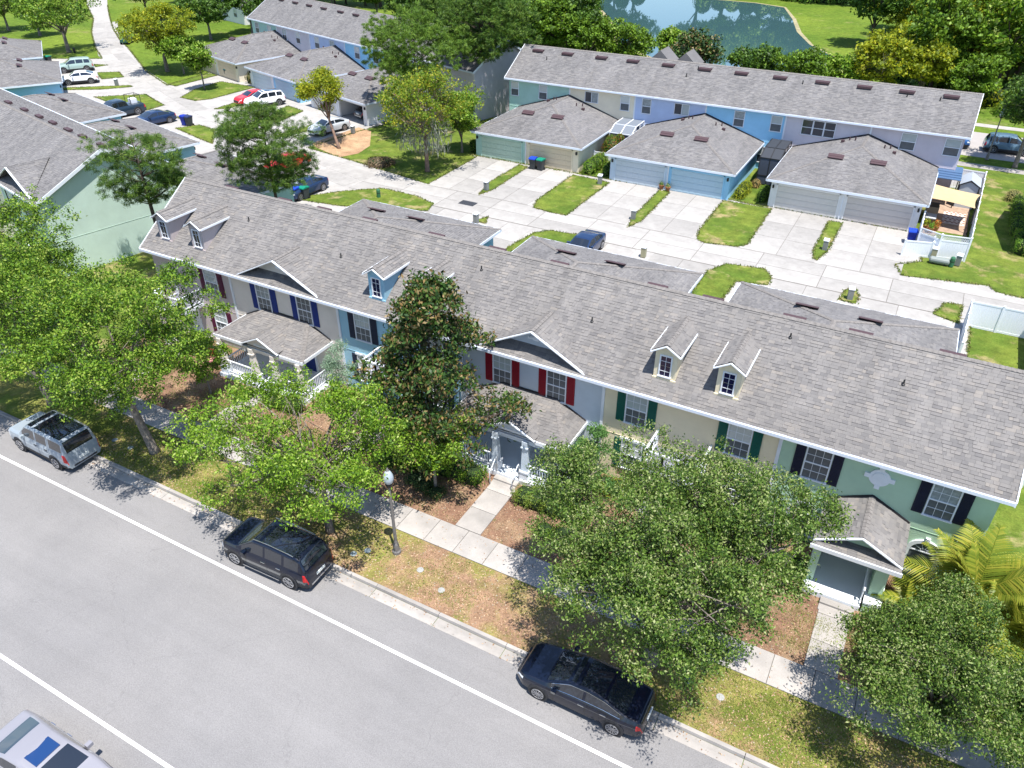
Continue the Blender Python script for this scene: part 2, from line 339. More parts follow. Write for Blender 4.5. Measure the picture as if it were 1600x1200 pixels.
# ------------------------------------------------------------------ ground
LAWN = ground_mat('lawn_grass', [((.085, .135, .020),), ((.145, .185, .030), .42, .60), ((.31, .25, .12), .54, .68)], (.3, .5), bscale=26)
LAWNF = ground_mat('far_grass', [((.09, .15, .018),), ((.145, .20, .026), .42, .6), ((.25, .225, .09), .57, .74)], (.05, .2), bscale=9)
VERGE = ground_mat('dry_verge', [((.36, .225, .145),), ((.27, .25, .075), .47, .60), ((.17, .21, .04), .56, .70)], (.33, .7), bscale=40, bump=1., xb=(-11.5, 3.5, 11., .13))
BED = ground_mat('pine_straw', [((.26, .15, .10),), ((.34, .23, .145), .45, .6), ((.12, .14, .045), .60, .70)], (.8, 1.6), bscale=45, bump=1.)
DIRT = ground_mat('bare_dirt', [((.36, .22, .13),), ((.44, .30, .18), .4, .6), ((.20, .20, .07), .66, .76)], (.4, .6), bscale=30)
sheet('ground', [(-420,-60),(260,-60),(260,520),(-420,520)], 0, LAWNF)
sheet('lawn', [(-62,21.2),(30,21.2),(30,88),(-62,88)], .004, LAWN)
sheet('road', [(-160,-30),(60,-30),(60,15.95),(-160,15.95)], .008, ASPH)
for nm, y0, y1 in (('lane_line', 14.21, 14.34), ('lane_line', 6.93, 7.06)):
    sheet(nm, [(-160,y0),(60,y0),(60,y1),(-160,y1)], .012, PAINT)
gut = tag(MB().build('kerb', CONC2), kind='structure')
x = -58.
while x < 14:
    L = 3.05
    ublock('gutter_slab', CONC2, gut, x+L/2, 16.18, .022, L-.02, .46, .03)
    k = MB(); k.box(x+.01, 16.42, -.05, x+L-.01, 16.60, .15)
    k.v = [(a, b+(.03 if (c > .1 and b < 16.5) else 0), c) for a, b, c in k.v]
    k.build('kerb_stone', CONC2, gut); x += L
vp = sheet('verge', [(-60,16.6),(16,16.6),(16,19.58),(-60,19.58)], .10, VERGE, thick=.1)
sheet('planting_bed', [(-40.5,21.05),(7,21.05),(7,27.6),(-40.5,27.6)], .055, BED, thick=.05)
sw = tag(MB().build('sidewalk', CONCD), kind='structure')
MB().box(-60, 19.6, 0, 16, 21.03, .085).build('joint_base', CONCD, sw)
x = -58.6
while x < 14:
    ublock('slab', CONC2, sw, x+.75, 20.315, .115, 1.47, 1.43, .08); x += 1.5
def walk(name, x0, x1, y0, y1, step=1.4):
    p = tag(MB().build(name, CONCD), kind='structure'); y = y0
    MB().box(x0+.02, y0, 0, x1-.02, y1, .085).build('joint_base', CONCD, p)
    while y < y1-.05:
        e = min(y+step, y1); ublock('slab', CONC2, p, (x0+x1)/2, (y+e)/2, .115, x1-x0, e-y-.025, .08); y = e
walk('front_path', -14.35, -13.05, 21.06, 24.45); walk('front_path', .95, 2.15, 21.06, 24.3); walk('front_path', -30.1, -28.9, 21.06, 24.45)
walk('front_path', -6.9, -5.7, 21.06, 25.6); walk('front_path', -22.3, -21.1, 21.06, 25.6); walk('front_path', -37.9, -36.7, 21.06, 25.6)
# alley court behind: one sheet of joints, slabs laid on it, lawn islands on top
N = Vector((.233, .972)); U = Vector((-.972, .233)); A0 = Vector((-50.9, 33.57))
def L2(u, n): q = A0+U*u+N*n; return (round(q.x, 3), round(q.y, 3))
court = [(-144.27,101.41),(-132.86,92.32),(-120.96,83.98),(-113.07,79.14),(-120.93,74.79),(-98,58),L2(29.6,14.2),L2(14.5,14.2),L2(-1.5,14.2),(-42,47.5),(-38.2,46.6),(5.2,46.6),(5.2,52.6),(20,52.6),(20,57.4),(6.5,58.6),(6.08,59.41),(0.49,58.19),(-0.18,59.90),(1.5,61.5),
         (1.0,67.1),(-11.3,67.1),(-11.6,66.8),(-14.3,67.1),(-26.2,66.8),(-29.2,66.8),(-41.2,66.8),(-40.26,66.40),(-40.17,57.56),(-50.66,59.54),(-57.28,60.61),(-56.16,67.74),(-55.33,71.31),(-60.45,79.59),(-79.26,91.47),(-96.97,94.46),(-97.82,88.62),(-92.19,81.07),(-91.25,72.24),(-100.39,76.53),(-116.45,86.48),(-123.35,90.44),(-132.68,96.58),(-142.76,103.85),(-156.30,113.89),(-179.28,131.54),(-184.20,128.79),(-159.94,111.86)]
cs = sheet('service_court', court, .012, CONC)
MB_ = [sheet('alley_dirt', [(-56.41,61.09),(-57.95,61.99),(-57.23,69.11),(-55.08,68.61),(-51.96,64.28),(-51.43,61.66),(-52.36,59.74)], .018, DIRT),
       sheet('alley_dirt', [(-42.56,53.97),(-40.16,54.56),(-37.43,53.56),(-37.25,52.30),(-41.42,52.43)], .05, DIRT)]
alley = tag(MB().build('alley', CONCD), kind='structure')
x = -46.
while x < 12:
    for y0, y1 in ((53.3, 55.25), (55.25, 57.3)): ublock('slab', CONC, alley, x+2.3, (y0+y1)/2, .024, 4.55, y1-y0-.05, .02)
    x += 4.6
MB().box(-46, 53.25, .004, 14.2, 57.35, .016).build('joint_base', CONCD, alley)
# curved part of the alley
pts = [Vector(p).to_2d() for p in ((-139.37,100.23),(-126.23,90.10),(-114.46,82.04),(-102.28,75.49),(-90.08,69.77),(-78.47,64.65),(-70.35,61.60),(-61.24,59.17),(-46.2,55.3))]
dense = []
for i in range(len(pts)-1):
    n_ = max(1, int((pts[i+1]-pts[i]).length/4.6))
    for k in range(n_): dense.append(pts[i].lerp(pts[i+1], k/n_))
dense.append(pts[-1])
for side in (-1, 1):
    for i in range(len(dense)-1):
        a, b = dense[i], dense[i+1]
        def nrm(j):
            d = (dense[min(j+1, len(dense)-1)]-dense[max(j-1, 0)]).normalized(); return Vector((-d.y, d.x))
        na, nb = nrm(i), nrm(i+1); e = (b-a).normalized()*.03
        q = [a+e+na*side*.04, b-e+nb*side*.04, b-e+nb*side*2.0, a+e+na*side*2.0]
        if side < 0: q = q[::-1]
        MB().prism([(p.x, p.y, .013) for p in q], (0,0,.012)).build('slab', CONC, alley)
for x0, x1 in ((-40.2,-35.4),(-34.7,-29.7),(-25.8,-20.6),(-20.0,-15.0),(-11.2,-5.5),(-5.0,.4)):
    d = tag(MB().build('driveway', CONCD), kind='structure'); MB().box(x0+.02,57.4,.004,x1-.02,67.0,.016).build('joint_base', CONCD, d)
    for i in range(2):
        for y0, y1 in ((57.4,60.6),(60.6,63.8),(63.8,67.0)): ublock('slab', CONC, d, x0+(x1-x0)*(i+.5)/2, (y0+y1)/2, .024, (x1-x0)/2-.04, y1-y0-.04, .02)
for x0, x1 in ((-37.9,-33.2),(-31.6,-26.9),(-22.8,-18.0),(-16.6,-11.9),(-7.6,-2.9),(-1.6,3.2)):
    d = tag(MB().build('driveway', CONCD), kind='structure'); MB().box(x0+.02,46.6,.004,x1-.02,53.25,.016).build('joint_base', CONCD, d)
    for i in range(2):
        for y0, y1 in ((46.6,49.9),(49.9,53.2)): ublock('slab', CONC, d, x0+(x1-x0)*(i+.5)/2, (y0+y1)/2, .024, (x1-x0)/2-.04, y1-y0-.04, .02)
isl = [[(-110.84,75.90),(-108.68,76.61),(-109.06,74.97)], [(-105.93,72.57),(-103.44,74.39),(-100.31,72.61),(-101.88,70.47)], [(-102.28,64.57),(-95.54,69.87),(-94.74,69.52),(-97.02,66.70),(-101.23,63.99)],
 [(-94.50,63.62),(-89.99,67.57),(-83.71,65.05),(-83.68,62.74),(-83.95,61.31)], [(-78.26,62.25),(-77.86,63.41),(-77.43,61.79)], [(-74.71,58.91),(-73.37,61.07),(-70.60,60.61),(-66.91,56.80),(-69.47,57.44)],
 [(-49.78,48.54),(-47.64,50.08),(-45.70,52.43),(-43.15,54.58),(-39.38,54.44),(-37.01,53.63),(-36.54,52.02),(-43.91,49.32)], [(-31.83,52.03),(-31.38,53.39),(-30.81,51.97)],
 [(-27.05,47.46),(-26.93,48.46),(-26.40,52.29),(-25.44,53.26),(-23.29,53.55),(-22.47,52.71),(-24.17,49.58)], [(-12.02,47.82),(-12.10,52.13),(-11.20,53.98),(-8.48,54.48),(-7.77,53.43),(-7.65,51.99),(-9.80,51.49),(-9.93,47.91)],
 [(-2.90,52.08),(-2.74,53.68),(-2.22,54.52),(-1.79,53.32),(-1.77,52.06)], [(2.92,53.01),(3.60,55.11),(4.57,55.33),(4.49,52.41)],
 [(-34.64,57.41),(-35.44,60.75),(-35.30,66.43),(-34.29,66.12),(-34.18,59.14)], [(-28.91,57.05),(-29.47,58.64),(-29.46,66.25),(-25.60,65.97),(-25.70,56.84),(-27.04,56.75)],
 [(-20.18,57.04),(-20.59,58.68),(-20.84,66.29),(-19.86,66.27),(-19.70,58.70)], [(-14.51,57.36),(-14.88,59.05),(-15.02,66.58),(-10.84,66.64),(-10.75,58.17),(-11.31,57.45),(-13.80,56.91)],
 [(-5.68,58.02),(-6.00,59.69),(-6.00,66.22),(-4.95,66.33),(-5.02,59.82),(-5.43,57.90)],
 [(-84.75,68.65),(-86.48,72.53),(-86.70,77.19),(-80.44,77.03),(-80.97,70.02),(-82.00,68.39)], [(-77.01,66.75),(-76.93,71.19),(-75.87,71.08),(-75.68,67.81)], [(-68.52,66.10),(-70.28,72.12),(-67.10,71.25),(-66.51,66.03)],
 [(-63.03,62.05),(-62.30,67.47),(-61.23,64.95),(-62.34,61.90)], [(-91.81,72.73),(-91.69,80.00),(-89.88,79.68),(-90.01,72.53)]]
for q in isl: sheet('lawn_island', q, .06, LAWN, thick=.06)
# street behind the far row, its walks, the lake and the meadow
sheet('back_street', [(-40,91),(60,91),(60,100.6),(-40,100.6)], .012, mat('back_asphalt', (.36,.33,.315), .95, .1, var=.1))
sheet('back_sidewalk', [(-44,87.2),(60,87.2),(60,88.6),(-44,88.6)], .012, CONC2); sheet('back_sidewalk', [(-40,103.2),(60,103.2),(60,104.6),(-40,104.6)], .012, CONC2)
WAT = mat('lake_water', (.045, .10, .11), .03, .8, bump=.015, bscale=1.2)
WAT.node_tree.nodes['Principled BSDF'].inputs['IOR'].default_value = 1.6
lk = [(-80,178),(-70.06,164.91),(-63.56,154.65),(-57.26,143.62),(-50,128),(-40,119),(-28,117),(-20,121),(-13.95,130.02),(-17.39,134.23),(-22.16,141.69),(-26.35,152.17),(-29.84,165.08),(-34.26,178.17),(-40.84,181.21),(-54.16,181.97),(-70,186)]
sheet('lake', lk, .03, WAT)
bank = mat('sandy_bank', (.34,.30,.18), .95, .1, var=.3)
mb = MB(); q = [Vector((a, b)) for a, b in lk]; cen = sum(q, Vector((0,0)))/len(q)
for i in range(len(q)):
    a, b = q[i], q[(i+1)%len(q)]; ao = a+(a-cen).normalized()*.8; bo = b+(b-cen).normalized()*.8
    mb.poly([(a.x,a.y,.04),(ao.x,ao.y,.02),(bo.x,bo.y,.02),(b.x,b.y,.04)])
tag(mb.build('lake_bank', bank), kind='structure')

# ------------------------------------------------------------------ building parts
def window(pr, cx, y, cz, wd=.94, ht=1.62, cols=3, rows=4, up=GL_BLIND, lo=GL_SCREEN, depth=.07, sash=True, slider=False, name='window'):
    """frame mesh with panes as children, wall faces -Y at y"""
    if up is GL_BLIND: up = random.choice(BLINDS)
    fr = MB(); x0, x1, z0, z1 = cx-wd/2, cx+wd/2, cz-ht/2, cz+ht/2; t = .055; yf = y-depth
    fr.box(x0-t,yf,z0,x0,y,z1).box(x1,yf,z0,x1+t,y,z1).box(x0-t,yf,z1,x1+t,y,z1+t).box(x0-t-.03,yf-.03,z0-t,x1+t+.03,y,z0)
    if sash and not slider: fr.box(x0,yf+.005,cz-.025,x1,y,cz+.025)
    if slider: fr.box(cx-.025,yf+.005,z0,cx+.025,y,z1)
    gw = .016
    for i in range(1, cols): xx = x0+wd*i/cols; fr.box(xx-gw/2,yf+.02,z0,xx+gw/2,y,z1)
    for j in range(1, rows):
        zz = z0+ht*j/rows
        if abs(zz-cz) > .05: fr.box(x0,yf+.021,zz-gw/2,x1,y,zz+gw/2)
    w_ = fr.build(name, WHITE, pr); pane = MB(); 
    if not hasattr(window, 'pm'): window.pm = {}
    for i in range(cols):
        for j in range(rows):
            m = (up if j >= rows/2 else lo) if not slider else (lo if i < cols/2 else up)
            a = x0+wd*i/cols+gw/2+.001; b = x0+wd*(i+1)/cols-gw/2-.001; c = z0+ht*j/rows+gw/2+.001; d = z0+ht*(j+1)/rows-gw/2-.001
            k = (m.name, round(b-a, 3), round(d-c, 3))
            if k not in window.pm:
                me = bpy.data.meshes.new('pane'); q = MB().box(-(b-a)/2,-.008,-(d-c)/2,(b-a)/2,.008,(d-c)/2)
                me.from_pydata(q.v, [], q.f); me.materials.append(m); window.pm[k] = me
            p = link('pane', window.pm[k], w_); p.location = ((a+b)/2, yf+.045, (c+d)/2); p.rotation_euler = ((random.random()-.5)*.012, 0, (random.random()-.5)*.012)
    return w_
def shutters(pr, cx, y, cz, m, wd=.94, ht=1.62, sw_=.40, n=2):
    for sgn in (-1, 1):
        a = cx+sgn*(wd/2+.075+sw_/2); mb = MB(); mb.box(a-sw_/2, y-.045, cz-ht/2-.03, a+sw_/2, y-.003, cz+ht/2+.04)
        for k in range(n):
            z0 = cz-ht/2+.05+k*(ht/n); z1 = z0+ht/n-.10
            zz = z0
            while zz < z1: mb.box(a-sw_/2+.06, y-.062, zz, a+sw_/2-.06, y-.045, zz+.035); zz += .07
        mb.build('shutter', m, pr)
def garage(pr, x0, x1, yf, yw, c0, c1, ez=2.5, dw=4.7, doors=True, over=.42, detail=True, face=-1, m=SHG, exp=.2, tab=.36, vents=True, dm=None, open_=None):
    """double garage block with hipped roof; face=-1: doors look to -Y and block joins a wall at yw>yf; face=1: mirrored"""
    xm = (x0+x1)/2; s = -face  # s=+1: roof runs towards +Y
    def Y(d): return yf+s*d
    D = abs(yw-yf); h = ez+.0
    for a, b, c in ((x0, xm-.002, c0), (xm+.002, x1, c1)):
        if open_ is not None and (a > xm) == bool(open_):
            cx_ = (a+b)/2+(-.12 if a > xm else .12); q = MB(); q.box(a, yf, 0, cx_-dw/2, yf+.2, h).box(cx_+dw/2, yf, 0, b, yf+.2, h).box(cx_-dw/2, yf, 2.1, cx_+dw/2, yf+.2, h).box(a, yf+.2, 0, a+.15, yw, h).box(b-.15, yf+.2, 0, b, yw, h).box(a+.15, yw-.2, 0, b-.15, yw, h)
            q.build('garage_wall', c, pr); continue
        q = MB(); q.box(a, min(yf,yw), 0, b, max(yf,yw), h); q.build('garage_wall', c, pr)
    e = over; half = (x1-x0)/2+e; pitch = .32; apz = ez+half*pitch; ez2 = ez+.02
    P0 = (x0-e, Y(-e), ez2); P1 = (x1+e, Y(-e), ez2); AP = (xm, Y(-e+half), apz); W0 = (x0-e, yw, ez2); W1 = (x1+e, yw, ez2); RW = (xm, yw, apz)
    rf = MB(); 
    for q in ([P0,P1,AP],[P1,W1,RW,AP],[W0,P0,AP,RW]): rf.poly(q if s > 0 else q[::-1])
    rf.poly([P0,W0,W1,P1] if s > 0 else [P1,W1,W0,P0])
    r = rf.build('garage_roof', DECK, pr)
    up = .01
    def L(p): return (p[0], p[1], p[2]+up)
    shingled('shingle_cover', [[L(P0),L(P1),L(AP)],[L(P1),L(W1),L(RW),L(AP)],[L(W0),L(P0),L(AP),L(RW)]], r, m, exp, tab)
    for a_, b_ in ((P0, AP), (P1, AP), (AP, RW)): cp = MB(); caps(cp, a_, b_, step=.3); cp.build('ridge_cap', RIDGE, r)
    fa = MB(); t = .05
    ya, yb = sorted((Y(-e), Y(-e-t))); fa.box(x0-e, ya, ez2-.17, x1+e, yb, ez2+.015)
    yc, yd = sorted((Y(-e), yw)); fa.box(x0-e-t, yc, ez2-.17, x0-e, yd, ez2+.012); fa.box(x1+e, yc, ez2-.17, x1+e+t, yd, ez2+.012); fa.build('fascia', GUTTER, pr)
    sf = MB(); ya, yb = sorted((Y(-e), Y(0))); sf.box(x0-e, ya, ez2-.155, x1+e, yb, ez2-.145); sf.build('soffit', WHITE, pr)
    fl = MB(); fl.bar((x0-e+.05,yw-s*.03,ez2+.08),(xm,yw-s*.03,apz+.08),.06,.09); fl.bar((x1+e-.05,yw-s*.03,ez2+.08),(xm,yw-s*.03,apz+.08),.06,.09); fl.build('wall_flashing', FLASH, pr)
    if vents:
        for f in (-.27, .27):
            vx = xm+f*half*1.0; d = 4.2*half/6.3; vy = Y(-e+d); vz = ez2+d*pitch
            v = MB(); v.box(vx-.62, -.28, .02, vx+.62, .0, .13); v.box(vx-.64, -.02, .12, vx+.64, .32, .15)
            v.xf(Matrix.Translation((0, vy, vz+.02)) @ Matrix.Rotation(math.atan(pitch)*1, 4, 'X') if s > 0 else Matrix.Translation((2*vx, vy, vz+.02)) @ Matrix.Rotation(math.pi, 4, 'Z') @ Matrix.Rotation(math.atan(pitch), 4, 'X'))
            v.build('roof_vent', VENT, r)
        for k, (fx, dd) in enumerate(((-.30, 1.2), (-.22, .9), (-.14, 1.3), (.33, 1.0), (.4, 1.8), (.26, 1.6))):
            vx = xm+fx*half; vy = yw-s*dd; vz = apz-abs(fx)*half*pitch
            v = MB(); v.box(vx-.14, vy-.14, vz, vx+.14, vy+.14, vz+.22) if k in (0, 4) else v.tube([(vx,vy,vz),(vx,vy,vz+.32)], .06, 8); v.build('vent_pipe', VENT, r)
    if doors:
        for a, b, c in ((x0, xm, 0), (xm, x1, 1)):
            cx = (a+b)/2+(-.12 if c else .12); m_ = (dm[c] if dm else WHITE); y0 = yf-s*.02
            for k in range(0 if open_ == c else 4):
                q = MB(); z0 = .04+k*.5; ya, yb = sorted((yf-s*.001, yf-s*.035)); q.box(cx-dw/2, ya, z0, cx+dw/2, yb, z0+.485)
                for i in range(8):
                    xx = cx-dw/2+dw*(i+.5)/8; ya2, yb2 = sorted((yf-s*.035, yf-s*.048)); q.box(xx-dw/16+.06, ya2, z0+.08, xx+dw/16-.06, yb2, z0+.41)
                q.build('door_panel', m_, pr)
            q = MB(); ya, yb = sorted((yf-s*.001, yf-s*.06)); q.box(cx-dw/2-.09, ya, 0, cx-dw/2, yb, 2.15).box(cx+dw/2, ya, 0, cx+dw/2+.09, yb, 2.15).box(cx-dw/2-.09, ya, 2.05, cx+dw/2+.09, yb, 2.15); q.build('door_frame', (c0, c1)[c], pr)
        q = MB(); ya, yb = sorted((yf-s*.001, yf-s*.07)); q.box(xm-.05, ya, 0, xm+.05, yb, ez2-.16); q.build('downpipe', WHITE, pr)
        for xx in (x0+.2, x1-.2):
            q = MB(); ya, yb = sorted((yf, yf-s*.16)); q.box(xx-.07, ya, 1.75, xx+.07, yb, 2.02); q.build('wall_lamp', BLACK, pr)
def row_shell(pr, x0, x1, yf, yb, ez, rz, over, units, m=SH, exp=.15, tab=.28, picks=0, end=.35, trim_y=None):
    """two-storey body with gable roof along X; units = [(x0,x1,stucco)]"""
    ym = (yf+yb)/2; sl_ = (rz-ez)/(ym-(yf-over))
    def rzat(y): return ez+(min(y, 2*ym-y)-(yf-over))*sl_
    for i, (a, b, c) in enumerate(units):
        q = MB(); z = rzat(yf)-.12
        a2 = a+.001; b2 = b-.001
        q.prism([(a2,yf,0),(a2,yf,z),(a2,ym,rz-.12),(a2,yb,z),(a2,yb,0)][::-1], (b2-a2,0,0)); q.build('wall', c, pr)
    xa, xb = x0-end, x1+end
    rf = MB(); yo, yp = yf-over, yb+over
    rf.prism([(xa,yo,ez-.0),(xa,ym,rz-.0),(xa,yp,ez-.0),(xa,yp,ez-.1),(xa,ym,rz-.1),(xa,yo,ez-.1)], (xb-xa,0,0)); r = rf.build('roof', DECK, pr)
    F = [(xa,yo,ez+.01),(xb,yo,ez+.01),(xb,ym,rz+.01),(xa,ym,rz+.01)]; Bk = [(xb,yp,ez+.01),(xa,yp,ez+.01),(xa,ym,rz+.01),(xb,ym,rz+.01)]
    shingled('shingle_cover', [F, Bk], r, m, exp, tab, picks, tabm)
    cp = MB(); caps(cp, (xa,ym,rz), (xb,ym,rz), step=.2, sl=.66); cp.build('ridge_cap', RIDGE, r)
    fa = MB(); fa.box(xa, yo-.1, ez-.13, xb, yo, ez+.02); fa.box(xa, yp, ez-.13, xb, yp+.1, ez+.02); fa.build('gutter', GUTTER, r)
    for xx, sg in ((xa, -1), (xb, 1)):
        q = MB(); X0, X1 = sorted((xx, xx+sg*.05))
        q.prism([(X0,yo-.05,ez+.04),(X0,ym,rz+.05),(X0,ym,rz-.20),(X0,yo-.05,ez-.2)], (X1-X0,0,0)); q.prism([(X0,yp+.05,ez-.2),(X0,ym,rz-.20),(X0,ym,rz+.05),(X0,yp+.05,ez+.04)], (X1-X0,0,0)); q.build('bargeboard', WHITE, r)
    q = MB(); q.box(xa, yo, ez-.115, xb, yf, ez-.105); q.build('soffit', WHITE, pr)
    tr = []
    for i, (a, b, c) in enumerate(units[:-1]):
        q = MB(); q.box(b-.07, yf-.05, 0, b+.07, yf-.0015, ez-.12); q.build('corner_trim', WHITE, pr)
    for (a, b, c) in units:
        q = MB(); q.box(a+.08, yf-.018, 2.60, b-.08, yf-.0015, 2.62); q.build('belt_course', c, pr)
    return r, rzat
WINDOWLESS = None

# ================================================================== main row
row = thing('townhouse_row', 'nearest townhouse row, six pastel fronts with dormers under one long shingle roof', 'townhouse row', (0,0,0))
YF, YB = 27.7, 35.7; EZ, RZ, OV = 5.5, 8.5, .4
B = [-40.05, -33.6, -25.73, -17.95, -10.26, -2.28, 5.8]
cols = [ST['mauve'], ST['beige'], ST['blue'], ST['grey'], ST['yellow'], ST['green']]
roof, rzat = row_shell(row, B[0], B[6], YF, YB, EZ, RZ, OV, [(B[i], B[i+1], cols[i]) for i in range(6)], picks=300)
NAVY = mat('navy_shutter', (.01,.035,.20), .5); PLUM = mat('plum_shutter', (.10,.012,.045), .5); DARK = mat('charcoal_shutter', (.018,.026,.055), .5)
RED = mat('red_shutter', (.26,.006,.02), .5); HUNT = mat('hunter_green_shutter', (.008,.10,.075), .5); INK = mat('ink_shutter', (.010,.014,.035), .5)
for cx, m, dk in ((-35.2,PLUM,0),(-31.1,NAVY,0),(-28.1,NAVY,1),(-24.1,DARK,0),(-19.5,DARK,0),(-15.59,RED,0),(-12.65,RED,1),(-8.63,HUNT,0),(-3.96,HUNT,0),(-.7,INK,1),(4.04,INK,0)):
    window(row, cx, YF, 4.30, up=GL_SCREEN if dk else GL_BLIND, lo=GL_SCREEN); shutters(row, cx, YF, 4.30, m)
for cx, m in ((-8.64,HUNT),(-35.12,PLUM),(-24.2,DARK),(-19.4,DARK),(-3.96,HUNT)):
    w0 = window(row, cx, YF, 1.6, ht=1.6, wd=.94); shutters(row, cx, YF, 1.6, m, sw_=.34)
    q = MB(); q.box(cx-.62, YF-.09, 2.46, cx+.62, YF-.0015, 2.57).box(cx-.09, YF-.11, 2.46, cx+.09, YF-.09, 2.66); q.build('window_head', WHITE, row)
# arched windows of the green house
for cx in (-.71, 4.07):
    a_ = MB(); n = 14; zc = 1.55; r0, r1 = .50, .66
    for k in range(n):
        t0, t1 = math.pi*k/n, math.pi*(k+1)/n
        pts_ = [(cx+r0*math.cos(t0), YF-.002, zc+r0*math.sin(t0)), (cx+r1*math.cos(t0), YF-.002, zc+r1*math.sin(t0)), (cx+r1*math.cos(t1), YF-.002, zc+r1*math.sin(t1)), (cx+r0*math.cos(t1), YF-.002, zc+r0*math.sin(t1))]
        a_.prism(pts_, (0,-.09,0))
    a_.box(cx-r1, YF-.09, .45, cx-r0, YF-.002, zc).box(cx+r0, YF-.09, .45, cx+r1, YF-.002, zc).box(cx-r1-.06, YF-.13, .33, cx+r1+.06, YF-.002, .45).box(cx-.09, YF-.12, zc+r1-.04, cx+.09, YF-.002, zc+r1+.14)
    af = a_.build('arched_window', WHITE, row)
    q = MB(); q.prism([(cx+.495*math.cos(math.pi*k/12), YF-.004, zc+.05+.45*math.sin(math.pi*k/12)) for k in range(13)], (0,-.02,0)); q.build('fanlight_pane', GL_SCREEN, af)
    q = MB()
    for k in range(1, 5):
        t = math.pi*k/5; q.bar((cx+.12*math.cos(t), YF-.035, zc+.05+.12*math.sin(t)), (cx+.48*math.cos(t), YF-.035, zc+.05+.44*math.sin(t)), .02, .02, up=(0,1,0))
    q.box(cx-.5, YF-.05, zc-.0, cx+.5, YF-.025, zc+.05); q.build('fanlight_bars', WHITE, af)
    for i in range(2):
        for j in range(3):
            x0 = cx-.48+i*.485; z0 = .47+j*.355; MB().box(x0, YF-.022, z0, x0+.47, YF-.004, z0+.34).build('pane', GL_SCREEN if j else GL_DARK, af)
# round medallion
md = MB(); md.tube([(1.67,YF-.0015,4.55),(1.67,YF-.06,4.55)], .40, 28); md.tube([(1.67,YF-.06,4.55),(1.67,YF-.09,4.55)], .27, 24)
for dx, dz in ((-.47,0),(.47,0),(0,-.46),(0,.46)): md.box(1.67+dx-.10, YF-.07, 4.55+dz-.10, 1.67+dx+.10, YF-.0015, 4.55+dz+.10)
md.build('wall_medallion', WHITE, row)
# dormers
def dormer(pr, xc, st, label=None):
    y0 = 28.08; zb = 6.0
    wl = MB(); wl.prism([(xc-.5,y0,zb-.05),(xc+.5,y0,zb-.05),(xc+.5,y0,7.44),(xc,y0,7.74),(xc-.5,y0,7.44)], (0,2.9,0)); d = wl.build('dormer', st, pr)
    rf = MB(); polys = []
    for sg in (-1, 1):
        A = (xc+sg*.66, y0-.16, 7.46); Bq = (xc, y0-.16, 7.86); Cq = (xc, 30.82, 7.86); D = (xc+sg*.66, 30.26, 7.46)
        q = [A,Bq,Cq,D]; rf.prism([(p[0],p[1],p[2]-.06) for p in (q if sg < 0 else q[::-1])], (0,0,.06))
        up = [(p[0],p[1],p[2]+.012) for p in q]; polys.append([up[3],up[0],up[1],up[2]])
    rr = rf.build('dormer_roof', DECK, d); 
    cv = MB()
    shingled('shingle_cover', polys, d, SH)
    cp = MB(); caps(cp, (xc,y0-.16,7.86), (xc,30.82,7.86), sl=.6); cp.build('ridge_cap', RIDGE, d)
    f = MB()
    for sg in (-1, 1):
        f.bar((xc+sg*.68,y0-.175,7.40),(xc,y0-.175,7.815),.045,.13,up=(0,1,0)); f.bar((xc+sg*.685,y0-.16,7.42),(xc+sg*.685,30.2,7.42),.04,.11)
    f.v = [v for v in f.v]; f.build('fascia', WHITE, d)
    window(d, xc, y0, 6.72, wd=.46, ht=1.0, cols=2, rows=4, up=GL_NAVY, lo=GL_NAVY, depth=.05, sash=False)
    q = MB(); q.box(xc-.53, y0-.05, 6.02, xc+.53, y0-.002, 6.10); q.build('sill', st, d)
for xc, st in ((-38.8,ST['mauve']),(-36.07,ST['mauve']),(-23.2,ST['blue']),(-20.45,ST['blue']),(-7.67,ST['yellow']),(-4.9,ST['yellow'])): dormer(row, xc, st)
# cross gables
def cross_gable(pr, xc, half, st):
    y0 = 27.48; zt = 5.56; za = 7.02; yb_ = 29.55
    g = MB(); g.prism([(xc-half+.1,28.0,zt+.1),(xc+half-.1,28.0,zt+.1),(xc,28.0,za-.05)], (0,.15,0)); gg = g.build('gable', st, pr)
    polys = []; rf = MB()
    for sg in (-1, 1):
        T = (xc+sg*half, y0, zt+.03); Ap = (xc, y0, za+.03); Bk = (xc, yb_, za+.03); T2 = (xc+sg*half, y0+.05, zt+.03)
        q = [T,Ap,Bk]; rf.prism([(a,b,c-.07) for a,b,c in (q if sg < 0 else q[::-1])], (0,0,.07))
        # eave of this slope runs along the valley; shingle courses parallel to the ridge
        n_ = 8; polys.append([(T[0],T[1],T[2]+.012),(T2[0],T2[1],T2[2]+.012),(Bk[0],Bk[1],Bk[2]+.012),(Ap[0],Ap[1],Ap[2]+.012)])
    rf.build('gable_roof', DECK, gg); shingled('shingle_cover', polys, gg, SH)
    cp = MB(); caps(cp, (xc,y0,za+.03), (xc,yb_,za+.03), sl=.5); cp.build('ridge_cap', RIDGE, gg)
    f = MB()
    for sg in (-1, 1): f.bar((xc+sg*(half+.05),y0-.03,zt-.02),(xc,y0-.03,za-.0),.05,.17,up=(0,1,0))
    f.build('bargeboard', WHITE, gg)
    q = MB(); q.box(xc-.42,27.95,6.30,xc+.42,27.999,6.40).box(xc-.14,27.94,6.27,xc+.14,27.95,6.46).box(xc-.30,27.96,6.40,xc+.30,27.999,6.44); q.build('gable_ornament', WHITE, gg)
cross_gable(row, -29.65, 2.9, ST['beige']); cross_gable(row, -13.93, 2.75, ST['grey'])
